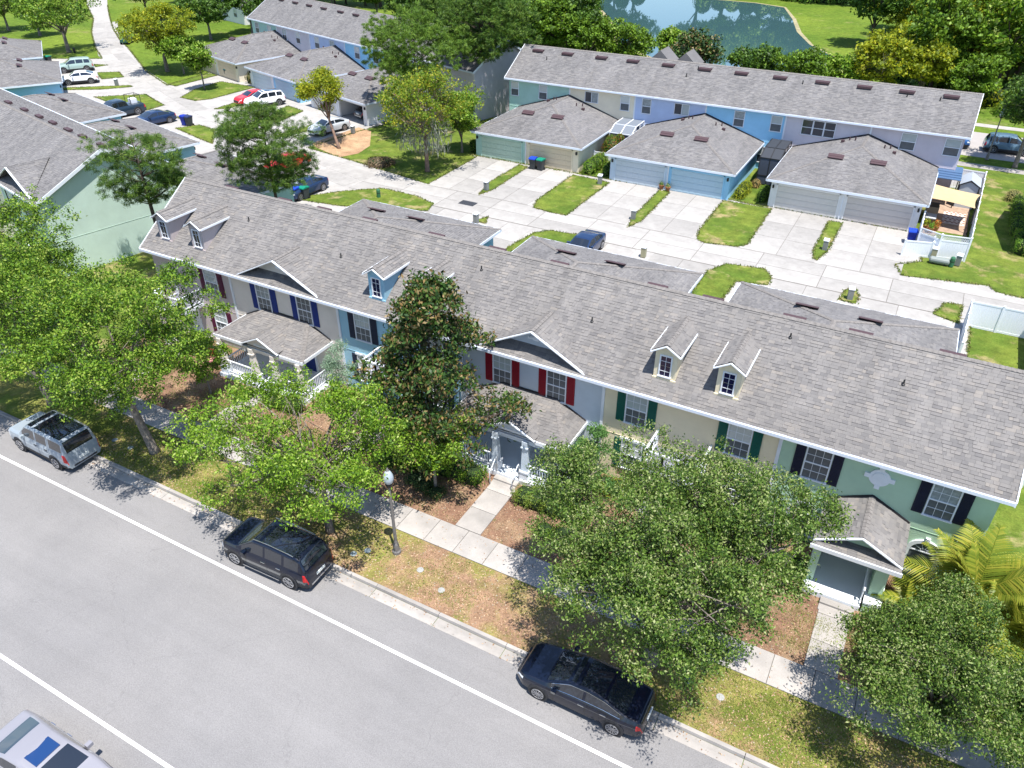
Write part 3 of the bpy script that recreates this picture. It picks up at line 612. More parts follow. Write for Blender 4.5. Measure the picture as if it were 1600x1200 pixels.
for px_, py_ in ((-26.65,29.56),(-11.83,29.58),(-3.2,30.9),(-33.9,30.2),(1.5,30.2),(-18.4,30.6)):
    z = rzat(py_); q = MB(); q.tube([(px_,py_,z-.05),(px_,py_,z+.24)], .035, 8).lathe((px_,py_,z), [(.08,.0),(.08,.03),(.035,.07)]); q.build('vent_pipe', BLACK, roof)
for px_ in (-37.5,-33.2,-30.2,-26.9,-22.4,-18.6,-15.0,-9.8,-7.1,-3.4,-.6,3.0):
    q = MB(); yy = 31.95+.45; z = rzat(yy); q.box(px_-.5, yy-.15, z-.02, px_+.5, yy+.3, z+.12); q.build('roof_vent', VENT, roof)
# porches
DECKM = {}
def railing(pr, a, b, z0=.3, top=1.12, m=WHITE):
    r = MB(); a = Vector(a); b = Vector(b); L = (b-a).length; d = (b-a)/L
    r.bar((a.x,a.y,top),(b.x,b.y,top),.07,.06); r.bar((a.x,a.y,z0+.1),(b.x,b.y,z0+.1),.05,.05)
    n = max(2, int(L/.135))
    for k in range(1, n): p = a+d*L*k/n; r.box(p.x-.018,p.y-.018,z0+.12,p.x+.018,p.y+.018,top-.03)
    return r.build('railing', m, pr)
def column(pr, x, y, z0, z1, m):
    q = MB(); q.frus(x, y, z0, z0+.75, .22, .22, 0); q.frus(x, y, z0+.75, z0+.83, .25, .25, 0); q.frus(x, y, z0+.83, z1-.38, .17, .125, 1); q.frus(x, y, z1-.38, z1-.31, .18, .18, 1); q.frus(x, y, z1-.31, z1, .14, .14, 1)
    q.build('column', [WHITE, m], pr)
def handrail(pr, x, y0, y1, z0):
    q = MB(); q.tube([(x,y0,z0),(x,y0,z0+.95),(x,y0-.05,z0+1.02),(x,y0-.15,z0+1.0),(x,y1+.1,z0+.65),(x,y1,z0+.55),(x,y1,.1)], .025, 8); q.build('handrail', WHITE, pr, True)
def hip_porch(pr, x0, x1, xg, st, doorm_, deck):
    yf = 25.2; zf = 2.75; rx0, rx1, zr = x0+1.62, x1-1.62, 3.52; fl = .28
    p = MB().box(x0+.05, 25.0, 0, x1-.05, 27.69, fl).build('porch', deck, pr)
    MB().box(x0-.02, 24.93, 0, x1+.02, 24.998, fl+.03).build('porch_skirt', WHITE, p)
    E0, E1, R0, R1, W0, W1 = (x0,yf,zf),(x1,yf,zf),(rx0,YF,zr),(rx1,YF,zr),(x0,YF,zf),(x1,YF,zf)
    r = MB(); r.poly([E0,E1,R1,R0]).poly([E1,W1,R1]).poly([W0,E0,R0]).poly([W0,W1,E1,E0]); rr = r.build('porch_roof', DECK, pr)
    U_ = lambda q: [(a,b,c+.012) for a,b,c in q]
    shingled('shingle_cover', [U_([E0,E1,R1,R0]), U_([E1,W1,R1]), U_([W0,E0,R0])], rr, SH)
    for a_, b_ in ((E0, R0), (E1, R1)): cp = MB(); caps(cp, a_, b_); cp.build('ridge_cap', RIDGE, rr)
    f = MB(); f.box(x0, yf-.06, zf-.16, xg-1.35, yf, zf+.02).box(xg+1.35, yf-.06, zf-.16, x1, yf, zf+.02).box(x0-.05, yf-.06, zf-.16, x0, YF-.002, zf+.02).box(x1, yf-.06, zf-.16, x1+.05, YF-.002, zf+.02)
    f.build('fascia', WHITE, rr)
    MB().box(x0+.1, yf+.02, zf-.19, x1-.1, YF-.01, zf-.165).build('porch_ceiling', WHITE, pr)
    MB().box(x0+.15, yf+.05, zf-.40, x1-.15, yf+.22, zf-.19).build('porch_beam', st, pr)
    fl_ = MB(); fl_.bar((x0+.05,YF-.03,zf+.07),(rx0,YF-.03,zr+.06),.05,.07); fl_.bar((rx0,YF-.03,zr+.06),(rx1,YF-.03,zr+.06),.05,.07); fl_.bar((rx1,YF-.03,zr+.06),(x1-.05,YF-.03,zf+.07),.05,.07); fl_.build('wall_flashing', FLASH, rr)
    # small entrance gable
    yg = yf-.10; h = 1.32; zt = 2.86; za = 3.50; g = MB(); g.prism([(xg-1.02,yg+.13,zt-.18),(xg+1.02,yg+.13,zt-.18),(xg+1.02,yg+.13,zt+.06),(xg,yg+.13,za-.08),(xg-1.02,yg+.13,zt+.06)], (0,.12,0)); gg = g.build('entrance_gable', st, pr)
    rf = MB(); polys = []; slope = (zr-zf)/(YF-yf)
    for sg in (-1, 1):
        T = (xg+sg*h, yg, zt); A_ = (xg, yg, za); Bk = (xg, yf+(za-zf)/slope, za); T2 = (xg+sg*h, yf+(zt-zf)/slope, zt)
        q = [T,A_,Bk,T2]; rf.prism([(a,b,c-.05) for a,b,c in (q if sg < 0 else q[::-1])], (0,0,.055)); polys.append([(a,b,c+.012) for a,b,c in (T2,T,A_,Bk)])
    rf.build('gable_roof', DECK, gg); shingled('shingle_cover', polys, gg, SH)
    f = MB()
    for sg in (-1, 1): f.bar((xg+sg*(h+.02),yg-.02,zt-.05),(xg,yg-.02,za-.04),.05,.12,up=(0,1,0))
    f.build('bargeboard', WHITE, gg); MB().box(xg-.5, yg+.10, zt-.02, xg+.5, yg+.129, zt+.07).build('gable_ornament', WHITE, gg)
    for cx in (x0+.30, xg-.80, xg+.80, x1-.30): column(pr, cx, 25.22, fl if 0 else .0+fl*.0, zf-.19, st)
    railing(pr, (x0+.52,25.22), (xg-1.03,25.22), fl); railing(pr, (xg+1.03,25.22), (x1-.52,25.22), fl)
    railing(pr, (x0+.30,25.45), (x0+.30,27.65), fl); railing(pr, (x1-.30,25.45), (x1-.30,27.65), fl)
    for k in range(2): MB().box(xg-.62, 24.93-.32*(2-k), .0, xg+.62, 24.93-.32*(1-k)-.004, .10+.09*k).build('step', CONC2, pr)
    handrail(pr, xg-.60, 24.95, 24.25, fl); handrail(pr, xg+.60, 24.95, 24.25, fl)
    d = MB().box(xg+.55, YF-.05, fl, xg+1.45, YF-.002, fl+2.05).build('front_door', doorm_, pr)
    q = MB(); q.box(xg+.43, YF-.07, fl, xg+.55, YF-.002, fl+2.15).box(xg+1.45, YF-.07, fl, xg+1.57, YF-.002, fl+2.15).box(xg+.43, YF-.07, fl+2.05, xg+1.57, YF-.002, fl+2.17); q.build('door_frame', WHITE, d)
    MB().tube([(xg+.64,YF-.05,fl+1.0),(xg+.64,YF-.12,fl+1.0)], .035, 8).build('door_knob', CHROME, d)
    window(pr, x0+1.35, YF, 1.55, wd=.9, ht=1.4)
hip_porch(row, -32.85, -26.45, -29.35, ST['beige'], mat('blue_door',(.01,.03,.16),.4), mat('grey_deck', (.70,.73,.76), .8, var=.05))
hip_porch(row, -17.1, -11.0, -13.78, ST['grey'], mat('red_door',(.22,.008,.015),.4), mat('blue_grey_deck', (.62,.68,.74), .8, var=.05))
# green house porch with pediment
x0, x1, xc, yf, zf, zr, fl = 0., 3.28, 1.66, 25.05, 2.72, 3.52, .3
dk = MB().box(x0+.1, 24.75, 0, 2.35, 27.69, fl).build('porch', mat('grey_deck', (.70,.73,.76)), row); MB().box(x0+.1, 24.69, 0, 2.35, 24.748, fl+.03).build('porch_skirt', WHITE, dk)
MB().box(2.42, 24.75, 0, 3.05, 26.9, .55).build('porch_plinth', ST['green'], row); MB().box(2.40, 24.73, .55, 3.07, 26.92, .62).build('plinth_cap', WHITE, row)
MB().box(2.5, 25.25, .62, 2.98, 27.69, zf-.19).build('porch_side_wall', ST['green'], row); MB().box(x0+.12, 25.25, 0, x0+.42, 27.69, zf-.19).build('porch_side_wall', ST['green'], row)
r = MB(); T0,A_,T1 = (x0,yf,zf),(xc,yf,zr),(x1,yf,zf); W0,RW,W1 = (x0,YF,zf),(xc,YF,zr),(x1,YF,zf)
rr = r.poly([T0,A_,RW,W0]).poly([T1,W1,RW,A_]).poly([T0,W0,W1,T1]).build('porch_roof', DECK, row)
U_ = lambda q: [(a,b,c+.012) for a,b,c in q]
shingled('shingle_cover', [U_([W0,T0,A_,RW]), U_([T1,W1,RW,A_])], rr, SH); cp = MB(); caps(cp, A_, RW, sl=.48); cp.build('ridge_cap', RIDGE, rr)
MB().prism([(x0+.25,yf+.35,zf),(x1-.25,yf+.35,zf),(xc,yf+.35,zr-.1)], (0,.1,0)).build('pediment', ST['green'], rr)
f = MB(); f.bar((x0-.0,yf-.02,zf-.03),(xc,yf-.02,zr-.02),.05,.13,up=(0,1,0)); f.bar((x1,yf-.02,zf-.03),(xc,yf-.02,zr-.02),.05,.13,up=(0,1,0)); f.build('bargeboard', WHITE, rr)
pent = [(x0-.02,yf-.22,zf-.10),(x1+.02,yf-.22,zf-.10),(x1-.1,yf+.34,zf+.1),(x0+.1,yf+.34,zf+.1)]
MB().prism([(a,b,c-.05) for a,b,c in pent], (0,0,.05)).build('pent_roof', DECK, rr); shingled('shingle_cover', [U_(pent)], rr, SH)
MB().box(x0-.05, yf-.28, zf-.28, x1+.05, yf-.221, zf-.09).build('fascia', WHITE, rr)
q = MB(); q.bar((x0+.04,YF-.03,zf+.08),(xc,YF-.03,zr+.07),.05,.08); q.bar((xc,YF-.03,zr+.07),(x1-.04,YF-.03,zf+.08),.05,.08); q.build('wall_flashing', FLASH, rr)
MB().box(x0+.1, yf, zf-.2, x1-.1, YF-.01, zf-.17).build('porch_ceiling', WHITE, row)
gd = MB().box(.75, YF-.05, fl, 1.65, YF-.002, fl+2.05).build('front_door', INK, row); q = MB(); q.box(.63,YF-.07,fl,.75,YF-.002,fl+2.15).box(1.65,YF-.07,fl,1.77,YF-.002,fl+2.15).box(.63,YF-.07,fl+2.05,1.77,YF-.002,fl+2.17); q.build('door_frame', WHITE, gd)
for k in range(2): MB().box(.9, 24.68-.32*(2-k), 0, 2.2, 24.68-.32*(1-k)-.004, .11+.09*k).build('step', CONC2, row)
railing(row, (2.32,24.85), (2.32,26.8), fl)
# balconies
def balcony(pr, x0, x1, st):
    y0 = 25.9; b_ = MB().box(x0, y0, 2.50, x1, YF-.04, 2.70).build('balcony', [WHITE], pr); MB().box(x0+.04, y0+.04, 2.70, x1-.04, YF-.04, 2.715).build('balcony_deck', mat('slate_deck', (.17,.17,.21), .8), b_)
    q = MB()
    for a, c in (((x0+.05,y0+.05),(x1-.05,y0+.05)), ((x0+.05,y0+.05),(x0+.05,YF-.06)), ((x1-.05,y0+.05),(x1-.05,YF-.06))):
        q.bar((*a,3.62),(*c,3.62),.09,.06); q.bar((*a,2.84),(*c,2.84),.06,.06); L = (Vector(c)-Vector(a)); n = max(1, round(L.length/.9))
        for k in range(n):
            p = Vector(a)+L*k/n; e = Vector(a)+L*(k+1)/n; mid = (p+e)/2
            q.bar((p.x,p.y,2.86),(e.x,e.y,3.6),.035,.035); q.bar((p.x,p.y,3.6),(e.x,e.y,2.86),.035,.035); q.box(p.x-.04,p.y-.04,2.72,p.x+.04,p.y+.04,3.6); q.box(e.x-.04,e.y-.04,2.72,e.x+.04,e.y+.04,3.6)
            q.box(mid.x-.02,mid.y-.02,2.86,mid.x+.02,mid.y+.02,3.6)
    q.build('balcony_railing', WHITE, b_)
    for xx in (x0+.2, x1-.2): column(pr, xx, y0+.2, 0, 2.5, st)
    MB().box(x0, y0, 0, x1, YF-.01, .28).build('entry_slab', CONC2, pr)
    xm = (x0+x1)/2
    MB().box(xm-.45, YF-.05, .29, xm+.45, YF-.002, 2.34).build('front_door', WHITE, pr)
balcony(row, -7.53, -5.0, ST['yellow']); balcony(row, -38.5, -36.28, ST['mauve']); balcony(row, -22.9, -20.5, ST['blue'])
DM = {k: doorm(k+'_door', c) for k, c in dict(mint=(.42,.56,.46), cream=(.66,.56,.40), pale=(.52,.60,.66), sky=(.42,.58,.68), white=(.62,.60,.56), greige=(.56,.52,.49), grey=(.5,.5,.5)).items()}
garage(row, -38.3, -26.6, 46.0, YB+.001, ST['beige'], ST['blue'], face=1, exp=.16, tab=.28, dm=[DM['grey'],DM['pale']])
garage(row, -23.15, -11.45, 46.0, YB+.001, ST['blue'], ST['grey'], face=1, exp=.16, tab=.28, dm=[DM['grey'],DM['pale']])
garage(row, -8.05, 3.7, 46.0, YB+.001, ST['yellow'], ST['green'], face=1, exp=.16, tab=.28, dm=[DM['grey'],DM['pale']])

# ================================================================== far row
FY = 76.72
fr = thing('townhouse_row', 'far townhouse row before the lake, pastel rear walls behind three garage pairs', 'townhouse row', (0,0,0))
fb = [-42.1,-34.9,-27.65,-20.35,-12.75,-5.3,2.2]; fc = [ST['teal'],ST['cream'],ST['lav'],ST['sky'],ST['lilac'],ST['lilac2']]
froof, frz = row_shell(fr, fb[0], fb[6], FY, FY+8.4, 5.5, 8.1, .42, [(fb[i], fb[i+1], fc[i]) for i in range(6)], m=SHG, exp=.19, tab=.32)
for cx in (-40.4,-36.9,-33.0,-29.5,-25.7,-21.9,-18.3,-14.6,-10.7,-7.0,-3.4,.2):
    yy = 80.2; z = frz(yy); q = MB(); q.box(cx-.62, yy-.3, z-.02, cx+.62, yy, z+.16); q.box(cx-.66, yy-.02, z+.14, cx+.66, yy+.35, z+.18); q.build('roof_vent', VENT, froof)
for cx, dd in ((-38.9,1.2),(-33.4,.3),(-23.4,1.3),(-12.4,.6),(-3.3,.7),(-.6,.7),(-22.6,.3)):
    yy = 80.4-dd; z = frz(yy); MB().tube([(cx,yy,z),(cx,yy,z+.35)], .05, 6).build('vent_pipe', BLACK, froof)
for cx, wd in ((-41.4,.84),(-38.0,.88),(-28.7,.88),(-26.4,.88),(-17.05,.92),(-13.55,.95),(-2.1,1.15),(1.4,1.15)):
    window(fr, cx, FY, 4.42, wd=wd, ht=1.36, cols=1, rows=2)
for cx, wd in ((-32.4,1.4),(-22.75,1.45)): window(fr, cx, FY, 4.58, wd=wd, ht=.98, cols=2, rows=1, slider=True, lo=GL_DARK)
for k in range(3): window(fr, -10.75+k*1.0, FY, 4.5, wd=.88, ht=1.28, cols=1, rows=2, up=GL_DARK, lo=GL_DARK)
for cx in (-14.9,-13.85): window(fr, cx, FY, 1.4, wd=.95, ht=1.4, cols=1, rows=2, lo=GL_DARK)
garage(fr, -40.6, -29.3, 67.0, FY, ST['teal'], ST['cream'], exp=.19, tab=.32, dw=4.5, dm=[DM['mint'],DM['cream']])
garage(fr, -25.95, -14.75, 66.8, FY, ST['pale'], ST['sky'], exp=.19, tab=.32, dw=4.7, dm=[DM['pale'],DM['sky']])
garage(fr, -11.3, .5, 67.1, FY, ST['white'], ST['white'], exp=.19, tab=.32, dw=5.0, dm=[DM['white'],DM['greige']])
for xx in (-27.2,-24.5):   # little dormer peaks on the lake side
    q = MB(); yy = FY+5.0; q.prism([(xx-1.3,yy,7.6),(xx,yy,8.75),(xx+1.3,yy,7.6)], (0,2.5,0)); q.build('dormer', [SHG], fr)

# ================================================================== green house row at the left, rotated
th = math.atan2(-.233, .972)
gr = thing('townhouse_row', 'townhouse row at the left edge with a tall windowless mint green gable end', 'townhouse row', (A0.x, A0.y, 0), th)
# local frame: x along -U (to the right), y along N
units = [(-60.,-45.,ST['blue']),(-45.,-30.5,ST['cream']),(-30.5,-15.5,ST['mauve']),(-15.5,-8.0,ST['cream']),(-8.0,-.35,ST['mint'])]
groof, grz = row_shell(gr, -60., -.35, -4.8, 4.8, 5.6, 8.2, .42, units, m=SHG, exp=.15, tab=.28, end=.33)
for cx in (-3.1,-6.3):
    window(gr, cx, -4.8, 4.3); shutters(gr, cx, -4.8, 4.3, INK)
    window(gr, cx, -4.8, 1.6); shutters(gr, cx, -4.8, 1.6, INK)
for cx in (-10.3,-13.6,-18.,-22.): window(gr, cx, -4.8, 4.3); shutters(gr, cx, -4.8, 4.3, INK)
q = MB(); q.box(-.349, -4.7, 2.6, -.335, 4.7, 2.62); q.build('belt_course', ST['mint'], gr)
# cross gable near the left frame edge
g = MB(); g.prism([(-6.9,-4.3,5.8),(-1.3,-4.3,5.8),(-4.1,-4.3,7.2)], (0,.2,0)); gg = g.build('gable', ST['blue'], gr)
rf = MB(); pl = []
for sg in (-1, 1):
    T = (-4.1+sg*3.0,-5.0,5.75); A_ = (-4.1,-5.0,7.25); Bk = (-4.1,-2.1,7.25); q = [T,A_,Bk]; rf.prism([(a,b,c-.06) for a,b,c in (q if sg < 0 else q[::-1])], (0,0,.06)); pl.append([(a,b,c+.012) for a,b,c in (T,(T[0],T[1]+.05,T[2]),Bk,A_)])
rf.build('gable_roof', DECK, gg); shingled('shingle_cover', pl, gg, SHG)
f = MB(); f.bar((-7.15,-5.03,5.72),(-4.1,-5.03,7.22),.05,.17,up=(0,1,0)); f.bar((-1.05,-5.03,5.72),(-4.1,-5.03,7.22),.05,.17,up=(0,1,0)); f.build('bargeboard', WHITE, gg)
for cx in (-1.6,-4.7,-7.2,-10.0,-12.6,-15.6,-19.,-23.,-27.):
    yy = .55; z = grz(yy); q = MB(); q.box(cx-.45, yy, z-.02, cx+.45, yy+.35, z+.16); q.build('roof_vent', VENT, groof)
for (xr, c0, c1) in ((1.5-.42,ST['mint'],ST['teal']), (-14.5-.42,ST['cream'],ST['blue']), (-29.6-.42,ST['mauve'],ST['sky'])):
    garage(gr, xr-11.7, xr, 13.9, 4.8, c0, c1, face=1, exp=.2, tab=.36, doors=True, dm=[DM['grey'],DM['grey']])
gl = thing('garage_block', 'garage with a blue side wall and grey hip roof beside the white coupe-style SUV', 'garage', (*(-94.82,60.19),0), R_(-34))
garage(gl, -12.2, -.4, -.4, -10.5, ST['sky'], ST['sky'], face=1, exp=.2, tab=.34, dm=[DM['sky'],DM['sky']])
gl2 = thing('garage_block', 'grey hip-roofed garage at the top left edge, in front of the sunny meadow', 'garage', (*(-109.96,68.09),0), R_(-34))
garage(gl2, -12.2, -.4, -.4, -10.5, ST['pale'], ST['pale'], face=1, exp=.2, tab=.34, dm=[DM['grey'],DM['grey']])

# ================================================================== blue row at the top, rotated
bp_ = (-60.88,81.00)
br_th = R_(-16.5)
bw = thing('townhouse_row', 'townhouse row at the top with bright blue, lavender and cream rear walls behind the pines', 'townhouse row', (bp_[0], bp_[1], 0), br_th)
bu = [(-34.,-27.,ST['teal']),(-27.,-18.6,ST['lilac']),(-18.6,-10.3,ST['lav']),(-10.3,-1.6,ST['sky']),(-1.6,6.3,ST['white']),(6.3,14.5,ST['lilac2'])]
broof, brz = row_shell(bw, -34., 14.5, .42, 9.4, 5.5, 8.4, .42, bu, m=SHG, exp=.2, tab=.34)
for cx in (-30.5,-26.8,-23.2,-19.6,-15.6,-12.1,-7.9,-4.0,0,4.,8.):
    yy = 4.0; z = brz(yy); q = MB(); q.box(cx-.6, yy-.3, z-.02, cx+.6, yy, z+.18); q.build('roof_vent', VENT, broof)
for cx, lo in ((-32.5,0),(-29.,0),(-25.,1),(-21.5,1),(-16.8,0),(-13.2,0),(-7.6,0),(-3.6,1),(-.6,1),(3.2,0)):
    window(bw, cx, .42, 4.35, wd=1.0, ht=1.35, cols=1 if cx != -25. else 2, rows=2, lo=GL_DARK if lo else GL_SCREEN, up=GL_DARK if lo and cx > -5 else GL_BLIND)
garage(bw, -33.5, -21.5, -9.3, .42, ST['cream'], ST['cream'], face=-1, exp=.2, tab=.34, dm=[DM['cream'],DM['cream']])
garage(bw, -18.4, -6.6, -9.3, .42, ST['white'], ST['sky'], face=-1, exp=.2, tab=.34, dm=[DM['pale'],DM['sky']])
garage(bw, -4.2, 7.2, -9.3, .42, ST['white'], ST['white'], face=-1, exp=.2, tab=.34, dm=[DM['white'],DM['white']], open_=1)
# far white house glimpsed between trunks
wh = thing('house', 'pale house glimpsed between dark tree trunks at the top of the picture', 'house', (*(-119.74,111.92),0), R_(-16))
q = MB(); q.box(-5,0,0,5,7,3.2); q.build('wall', ST['white'], wh); q = MB(); q.prism([(-5.5,-.5,3.2),(-5.5,3.5,5.4),(-5.5,7.5,3.2)], (11,0,0)); q.build('roof', SHG, wh)
window(wh, -2., 0, 1.7, wd=1.1, ht=1.3, cols=1, rows=2); window(wh, 2., 0, 1.7, wd=1.1, ht=1.3, cols=1, rows=2)
# house wall at the right frame edge
rh = thing('house', 'pale house end wall cut by the right edge beside the clipped hedge', 'house', (0,0,0))
q = MB(); q.prism([(8.35,66.0,0),(8.35,66.0,5.2),(8.35,70.3,8.0),(8.35,74.6,5.2),(8.35,74.6,0)][::-1], (7,0,0)); q.build('wall', ST['pale'], rh)
q = MB(); q.prism([(8.1,65.6,5.15),(8.1,70.3,8.15),(8.1,75.,5.15)], (7.3,0,0)); q.build('roof', SHG, rh)
q = MB(); q.box(8.31,67.5,3.6,8.349,68.5,5.0); q.build('window', GL_BLIND, rh)

# ================================================================== fences
def vinyl_fence(label, segs, h=1.85, lattice=()):
    t = thing('vinyl_fence', label, 'fence', (segs[0][0][0], segs[0][0][1], 0)); o0 = Vector((segs[0][0][0], segs[0][0][1], 0)); seen = []
    for si, (a, b) in enumerate(segs):
        a = Vector((*a,0))-o0; b = Vector((*b,0))-o0; L = (b-a).length; n = max(1, round(L/2.0)); d = (b-a)/L; nn = Vector((-d.y,d.x,0))
        for k in range(n+1):
            p = a+d*L*k/n
            if any((p-z_).length < .2 for z_ in seen): continue
            seen.append(p); q = MB(); q.box(p.x-.06,p.y-.06,0,p.x+.06,p.y+.06,h+.06); q.frus(p.x,p.y,h+.06,h+.13,.075,.01); q.build('post', FENCE, t)
        lat = si in lattice
        for k in range(n):
            p = a+d*(L*k/n+.06); e = a+d*(L*(k+1)/n-.06); q = MB(); top = h-.42 if lat else h-.05
            q.bar((p.x,p.y,.09),(e.x,e.y,.09),.05,.14); q.build('rail', FENCE, t); q = MB(); q.bar((p.x,p.y,top),(e.x,e.y,top),.05,.11); q.build('rail', FENCE, t)
            if lat: q = MB(); q.bar((p.x,p.y,h),(e.x,e.y,h),.05,.07); q.build('rail', FENCE, t)
            LL = (e-p).length; nb = max(3, int(LL/.16))
            bd = MB()
            for j in range(nb):
                u0 = p+d*(LL*j/nb+.004); u1 = p+d*(LL*(j+1)/nb-.004); bd.bar((u0.x,u0.y,(top+.12)/2),(u1.x,u1.y,(top+.12)/2),.022,top-.2)
            bd.build('board_panel', FENCE, t)
            if lat:
                lm = MB(); zz0, zz1 = top+.05, h-.04
                m_ = int(LL/.13)
                for j in range(m_):
                    u0 = p+d*(LL*j/m_); u1 = p+d*min(LL, LL*j/m_+.3)
                    lm.bar((u0.x,u0.y,zz0),(u1.x,u1.y,zz1),.012,.025); lm.bar((u1.x,u1.y,zz0),(u0.x,u0.y,zz1),.012,.025)
                lm.build('lattice', FENCE, t)
    return t
vinyl_fence('white vinyl fence around the patio with a lattice top, beside the far right garage', [((4.3,63.0),(2.35,62.7)),((4.3,63.0),(4.75,79.8)),((4.75,79.8),(2.3,79.9)),((2.35,62.7),(.85,63.4)),((.85,63.4),(.8,67.0))], lattice=(0,3))
vinyl_fence('low white vinyl bin screen in front of the patio fence', [((.05,61.95),(1.95,62.45)),((1.95,62.45),(1.95,63.6))], h=1.25)
vinyl_fence('white vinyl privacy fence in the near backyard at the right edge', [((4.8,52.3),(8.4,52.35)),((4.8,52.3),(4.55,46.3)),((8.4,52.35),(8.4,44.5)),((8.4,44.5),(8.1,36.4))], h=1.8)
vinyl_fence('small white picket gate between the cream garage and the lavender garage', [((-29.2,70.5),(-26.4,70.5))], h=1.2)
# patio pieces
SAIL = mat('sand_canvas', (.50,.38,.22), .8, .1, var=.08, vscale=2)
n = 10; vs = []; c_ = [Vector((.75,72.5,2.45)),Vector((4.45,72.1,2.25)),Vector((4.2,68.7,2.2)),Vector((.75,68.9,2.4))]
for i in range(n+1):
    for j in range(n+1):
        s_, t_ = i/n, j/n; bow = .10
        s2 = s_+(.5-s_)*4*t_*(1-t_)*bow; t2 = t_+(.5-t_)*4*s_*(1-s_)*bow
        p = c_[0].lerp(c_[1], s2).lerp(c_[3].lerp(c_[2], s2), t2); p.z -= .35*(s_*(1-s_)*4)*(t_*(1-t_)*4)*.6; vs.append(p)
fs = [(i*(n+1)+j, (i+1)*(n+1)+j, (i+1)*(n+1)+j+1, i*(n+1)+j+1) for i in range(n) for j in range(n)]
sa = thing('shade_sail', 'sand coloured shade sail stretched over the fenced patio', 'shade sail'); q = MB(); q.add(vs, fs); q.build('canvas', SAIL, sa, True)
q = MB(); q.tube([(4.45,72.1,0),(4.45,72.1,2.3)], .04, 8); q.build('pole', BLACK, sa); q = MB(); q.tube([(4.2,68.7,0),(4.2,68.7,2.25)], .04, 8); q.build('pole', BLACK, sa)
MB().box(1.0, 67.3, .0, 4.2, 79.5, .03).build('patio_slab', mat('tan_pavers', (.42,.30,.22), .9, .1, var=.3, vscale=2), None)['kind'] = 'structure'
sheet('patio_lawn', [(2.0,63.2),(4.15,63.2),(4.15,68.3),(2.0,68.3)], .04, LAWN)
RUG1, RUG2 = mat('cream_rug', (.62,.54,.47), .95), mat('brown_rug', (.30,.17,.14), .95); q = MB()
for i in range(10):
    for j in range(12): q.box(2.25+i*.17, 70.4+j*.25, .03, 2.25+i*.17+.169, 70.4+j*.25+.249-.06*(i%2), .05, (i+j) % 2 if j % 3 else 0)
tag(q.build('outdoor_rug', [RUG1, RUG2]), 'cream and brown chevron rug on the fenced patio', 'rug')
pg = thing('pergola', 'slate blue flat-roofed gazebo against the wall behind the shade sail', 'gazebo', (.85,74.3,0)); BLU = mat('slate_blue_roof', (.07,.13,.24), .35, .4)
q = MB()
for k in range(7): q.box(0, .02+k*.55, 2.42+.04*(3-abs(k-3)), 1.95, k*.55+.55, 2.47+.04*(3-abs(k-3)))
q.build('roof_panel', BLU, pg); 
for a, b in ((.05,.05),(1.85,.05),(.05,3.8),(1.85,3.8)): MB().box(a,b,0,a+.08,b+.08,2.4).build('post', BLACK, pg)
sd = thing('garden_shed', 'pale grey garden shed with dark trim in the patio corner', 'shed', (2.85,74.9,0))
q = MB(); q.prism([(0,0,0),(1.5,0,0),(1.5,0,1.9),(.75,0,2.3),(0,0,1.9)], (0,2.6,0)); q.build('body', mat('grey_panel', (.42,.46,.50), .6), sd)
q = MB(); q.prism([(-.1,-.1,1.86),(.75,-.1,2.36),(1.6,-.1,1.86),(1.6,-.1,1.94),(.75,-.1,2.44),(-.1,-.1,1.94)], (0,.14,0)); q.box(-.04,-.04,0,.04,0,1.86).box(1.46,-.04,0,1.54,0,1.86); q.build('trim', BLACK, sd)
q = MB(); q.poly([(-.1,0,1.9),(.75,0,2.4),(.75,2.7,2.4),(-.1,2.7,1.9)]).poly([(.75,0,2.4),(1.6,0,1.9),(1.6,2.7,1.9),(.75,2.7,2.4)]); q.build('roof', mat('grey_panel2', (.36,.40,.46), .5), sd)
pt = thing('dining_table', 'grey patio table beside the planters near the garage wall', 'table', (1.35,69.6,0)); MB().box(-.4,-.6,.68,.4,.6,.74).build('top', mat('grey_top',(.45,.47,.5),.5), pt)
for a in (-.33,.33):
    for b in (-.5,.5): MB().box(a-.03,b-.03,0,a+.03,b+.03,.68).build('leg', BLACK, pt)
gb = thing('grill', 'tan hooded patio grill under the sail beside the garage wall', 'grill', (1.3,71.7,0)); MB().box(-.5,-.3,.1,.5,.3,.85).build('cart', mat('tan_metal',(.45,.36,.26),.5), gb); q = MB(); q.tube([(-.45,0,.9),(.45,0,.9)], .28, 12); q.build('hood', mat('dark_hood',(.08,.07,.06),.4), gb)

